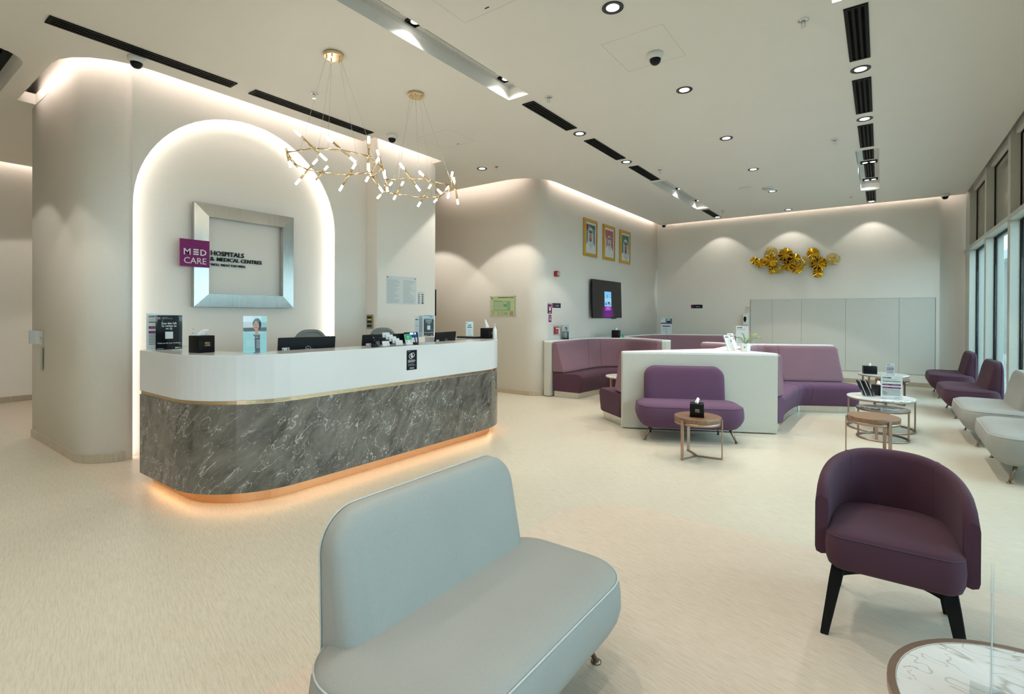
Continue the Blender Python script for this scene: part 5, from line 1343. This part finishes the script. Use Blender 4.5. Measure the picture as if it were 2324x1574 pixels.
# things on tables and partitions
tissue_box((-1.505, 5.26, .42), rad(16), 'black tissue box with white tissue on the wooden table before the purple bench', .135, .135, logo='-y')
tissue_box((-4.36, 9.58, .983), rad(10), 'black tissue box on the partition top below the television', .15, .15)
tissue_box((-.155, 11.15, .41), rad(12), 'black tissue box on the farthest marble table', .135, .15, d=.20)
tissue_box((-.015, 8.19, .41), rad(20), 'black tissue box on the leaflet table between the leaflets and the price list', .135, .13)
price_sign((.115, 7.90, .41), rad(-82), 'large white price list with magenta rows on the leaflet table', .22, .285)
price_sign((.14, 11.05, .41), rad(-88), 'small white price list with magenta rows on the farthest marble table', .12, .20)
t = thing('sign_holder', 'bare clear acrylic sign holder standing on the smoked glass table', 'sign holder', (.045, 7.36, .36), rad(12))
b = MB(); b.box(-.004, .0, -.10, .10, 0.0005, .21, M_ACRYL); b.box(-.07, .05, -.10, .10, 0.0005, .004, M_ACRYL); b.build('acrylic_sheet', t)
t = thing('leaflet_holder', 'clear holder with black and white leaflets on the middle marble table', 'leaflet holder', (-.095, 8.03, .41), rad(15))
b = MB(); b.box(-.09, .06, -.055, .055, .0005, .004, M_ACRYL); b.box(.03, .033, -.055, .055, .004, .10, M_ACRYL); b.box(-.09, .06, -.055, -.052, .004, .12, M_ACRYL); b.build('acrylic_tray', t)
for k in range(6):
    mp = frame_map((.02 - .02 * k, 0, .006), (0, 1, 0), (-.35, 0, .937), (.937, 0, .35))
    b = MB(); b.plate([rrect(.10, .205, .002, 2, 0, .105)], mp, -.006, .0, (M_BLACK, M_PAPER, M_BLACK, M_BLACK, M_PAPER, DK2)[k]); b.build('leaflets', t)
# foreground acrylic sign seen edge-on
t = thing('menu_stand', 'clear acrylic menu stand seen edge on, standing on the foreground marble table', 'sign holder', (.243, 1.83, .41), atan2(-.262, 1.83) * 0 + rad(82))
mp = frame_map((0, 0, 0), (1, 0, 0), (0, 0, 1), (0, -1, 0))
b = MB(); b.box(-.10, .10, -.0035, -.0015, .003, .35, M_ACRYL); b.box(-.10, .10, .0015, .0035, .003, .35, M_ACRYL); b.build('acrylic_cover', t)
b = MB(); b.box(-.097, .097, -.0008, .0008, .010, .345, M_PAPER); b.build('printed_sheet', t)
b = MB(); b.box(-.10, .10, -.045, .045, .0003, .003, M_ACRYL); b.build('acrylic_foot', t)
# on the partition top
def leaflet_stand(loc, rz, label):
    t = thing('leaflet_stand', label, 'leaflet holder', loc, rz, 'slanted clear leaflet stands')
    mp = frame_map((.045, 0, .002), (0, 1, 0), (-.42, 0, .907), (.907, 0, .42))
    b = MB(); b.plate([rrect(.105, .22, .003, 2, 0, .11)], mp, -.016, -.002, M_PAPER)
    m2 = lambda u, v, d: mp(u, v, -.0015 + d); R_(b, m2, -.042, .185, .012, .205, paint('6d7890'), 0); R_(b, m2, .03, .12, .04, .16, DT, 0); lines_block(b, m2, -.035, .03, .03, .16, 8, LG, 0, .3, .5); b.build('leaflets', t)
    b = MB(); b.box(-.06, .06, -.055, .055, .0003, .003, M_ACRYL); b.mesh([mp(-.055, 0, -.02), mp(.055, 0, -.02), mp(.055, .235, -.02), mp(-.055, .235, -.02)], [(0, 1, 2, 3)], M_ACRYL)
    for s in (-.055, .055): b.mesh([mp(s, .235, -.02), mp(s, 0, -.02), Vector((-.06, s, .003)), Vector((-.06, s, .22))], [(0, 1, 2, 3)], M_ACRYL)
    b.build('acrylic_body', t)
leaflet_stand((-1.60, 7.04, .983), rad(-36), 'slanted clear leaflet stand left of the plant, nearer one on the partition top')
leaflet_stand((-1.735, 7.80, .983), rad(-36), 'slanted clear leaflet stand behind the plant, farther one on the partition top')
price_sign((-1.685, 8.20, .983), rad(-78), 'pale blue white price list behind the potted plant on the partition top', .17, .30, stripes=False)
t = thing('potted_plant', 'small green leafed plant in a white hexagonal pot on the partition top', 'plant', (-1.41, 7.05, .983))
b = MB(); b.lathe([(.052, 0), (.056, .003), (.064, .104), (.057, .104), (.055, .09)], M_WHITE, n=6, smooth=False)
q = frame_map((0, 0, 0), (cos(rad(0)), sin(rad(0)), 0), (0, 0, 1), (0, -1, 0))
b.build('pot', t)
b = MB()
pm = frame_map((0.0, -.0515, .0), (1, 0, 0), (0, 0, 1), (0, -1, 0.08))
P_(b, pm, [(-.012, .045), (.006, .045), (.014, .075), (.004, .062), (-.004, .068)], paint('6f8f8c'), .002); b.build('pot_print', t)
b = MB(); b.lathe([(.0, .085), (.053, .088), (.0, .094)], M_SOIL, n=12); b.build('soil', t)
for k, (a, ln, up, wd) in enumerate(((170, .20, .10, .026), (20, .15, .13, .024), (-15, .20, .09, .034), (120, .12, .14, .015), (215, .12, .09, .018), (60, .13, .06, .02))):
    b = MB(); L1 = []; R1 = []; m_ = 8
    for j in range(m_ + 1):
        f = j / m_; rr = ln * f; z = .09 + up * sin(f * 2.0) ; w = wd * sin(pi * min(f * .95 + .05, 1)) ** .7 * (.35 + .65 * f)
        c = Vector((rr * cos(rad(a)), rr * sin(rad(a)) * .6, z)); s = Vector((-sin(rad(a)), cos(rad(a)), .35)).normalized()
        L1.append(c + s * w + Vector((0, 0, .004))); R1.append(c - s * w + Vector((0, 0, .004)));
    C_ = [(p + q_) / 2 - Vector((0, 0, .006)) for p, q_ in zip(L1, R1)]
    b.loft([[l, c, r] for l, c, r in zip(L1, C_, R1)], M_LEAF, False, False); b.build('leaf', t, fix=False)
t, b, mp = holder('leaflet_holder', 'grey leaflet holder with a person on the cover, beside the wall call point', 'leaflet holder', (-4.76, 8.22, .983), rad(-32), .14, .27)
R_(b, mp, -.07, 0, .07, .27, paint('bfc3c4'), .0001); R_(b, mp, -.07, .0, .07, .145, paint('6a6d70'), .0002); person_art(b, mp, .006, .185, .75, paint('4a382e'), paint('c79a84'), paint('4a4d50'), paint('8a8d90'), .0003); lines_block(b, mp, -.05, .05, .04, .12, 6, LG, .0009, .35, .4); R_(b, mp, -.07, 0, .07, .025, DT, .0009); b.build('printed_sheet', t)
t = thing('socket_box', 'green tag hanging beside the tissue box below the television', 'tag', (-4.225, 9.61, .983), rad(10))
b = MB(); b.box(-.012, .012, -.03, .03, .002, .075, paint('1ea37a')); b.build('card', t)
t, b, mp = holder('info_sign', 'white information sign with magenta header standing on the far partition top', 'sign', (-4.205, 12.12, .983), rad(-72), .26, .385)
R_(b, mp, -.13, 0, .13, .385, WH, .0001); R_(b, mp, -.02, .27, .13, .375, paint('7f9aa0'), .0002); P_(b, mp, [(.08, .27), (.13, .27), (.13, .375), (.11, .375)], TEA, .0003); P_(b, mp, ell(.05, .335, .028, .035), paint('d8dde0'), .0003); P_(b, mp, ell(.055, .295, .04, .025), DT, .0003); R_(b, mp, -.13, .245, .13, .27, MAG, .0004); P_(b, mp, ell(-.105, .36, .01, .01, 12), DT, .0002)
R_(b, mp, -.09, .175, .09, .195, DT, .0002); lines_block(b, mp, -.08, .06, .09, .165, 4, LG, .0002, .25); R_(b, mp, -.018, .03, .018, .07, LG, .0002); b.build('printed_sheet', t)
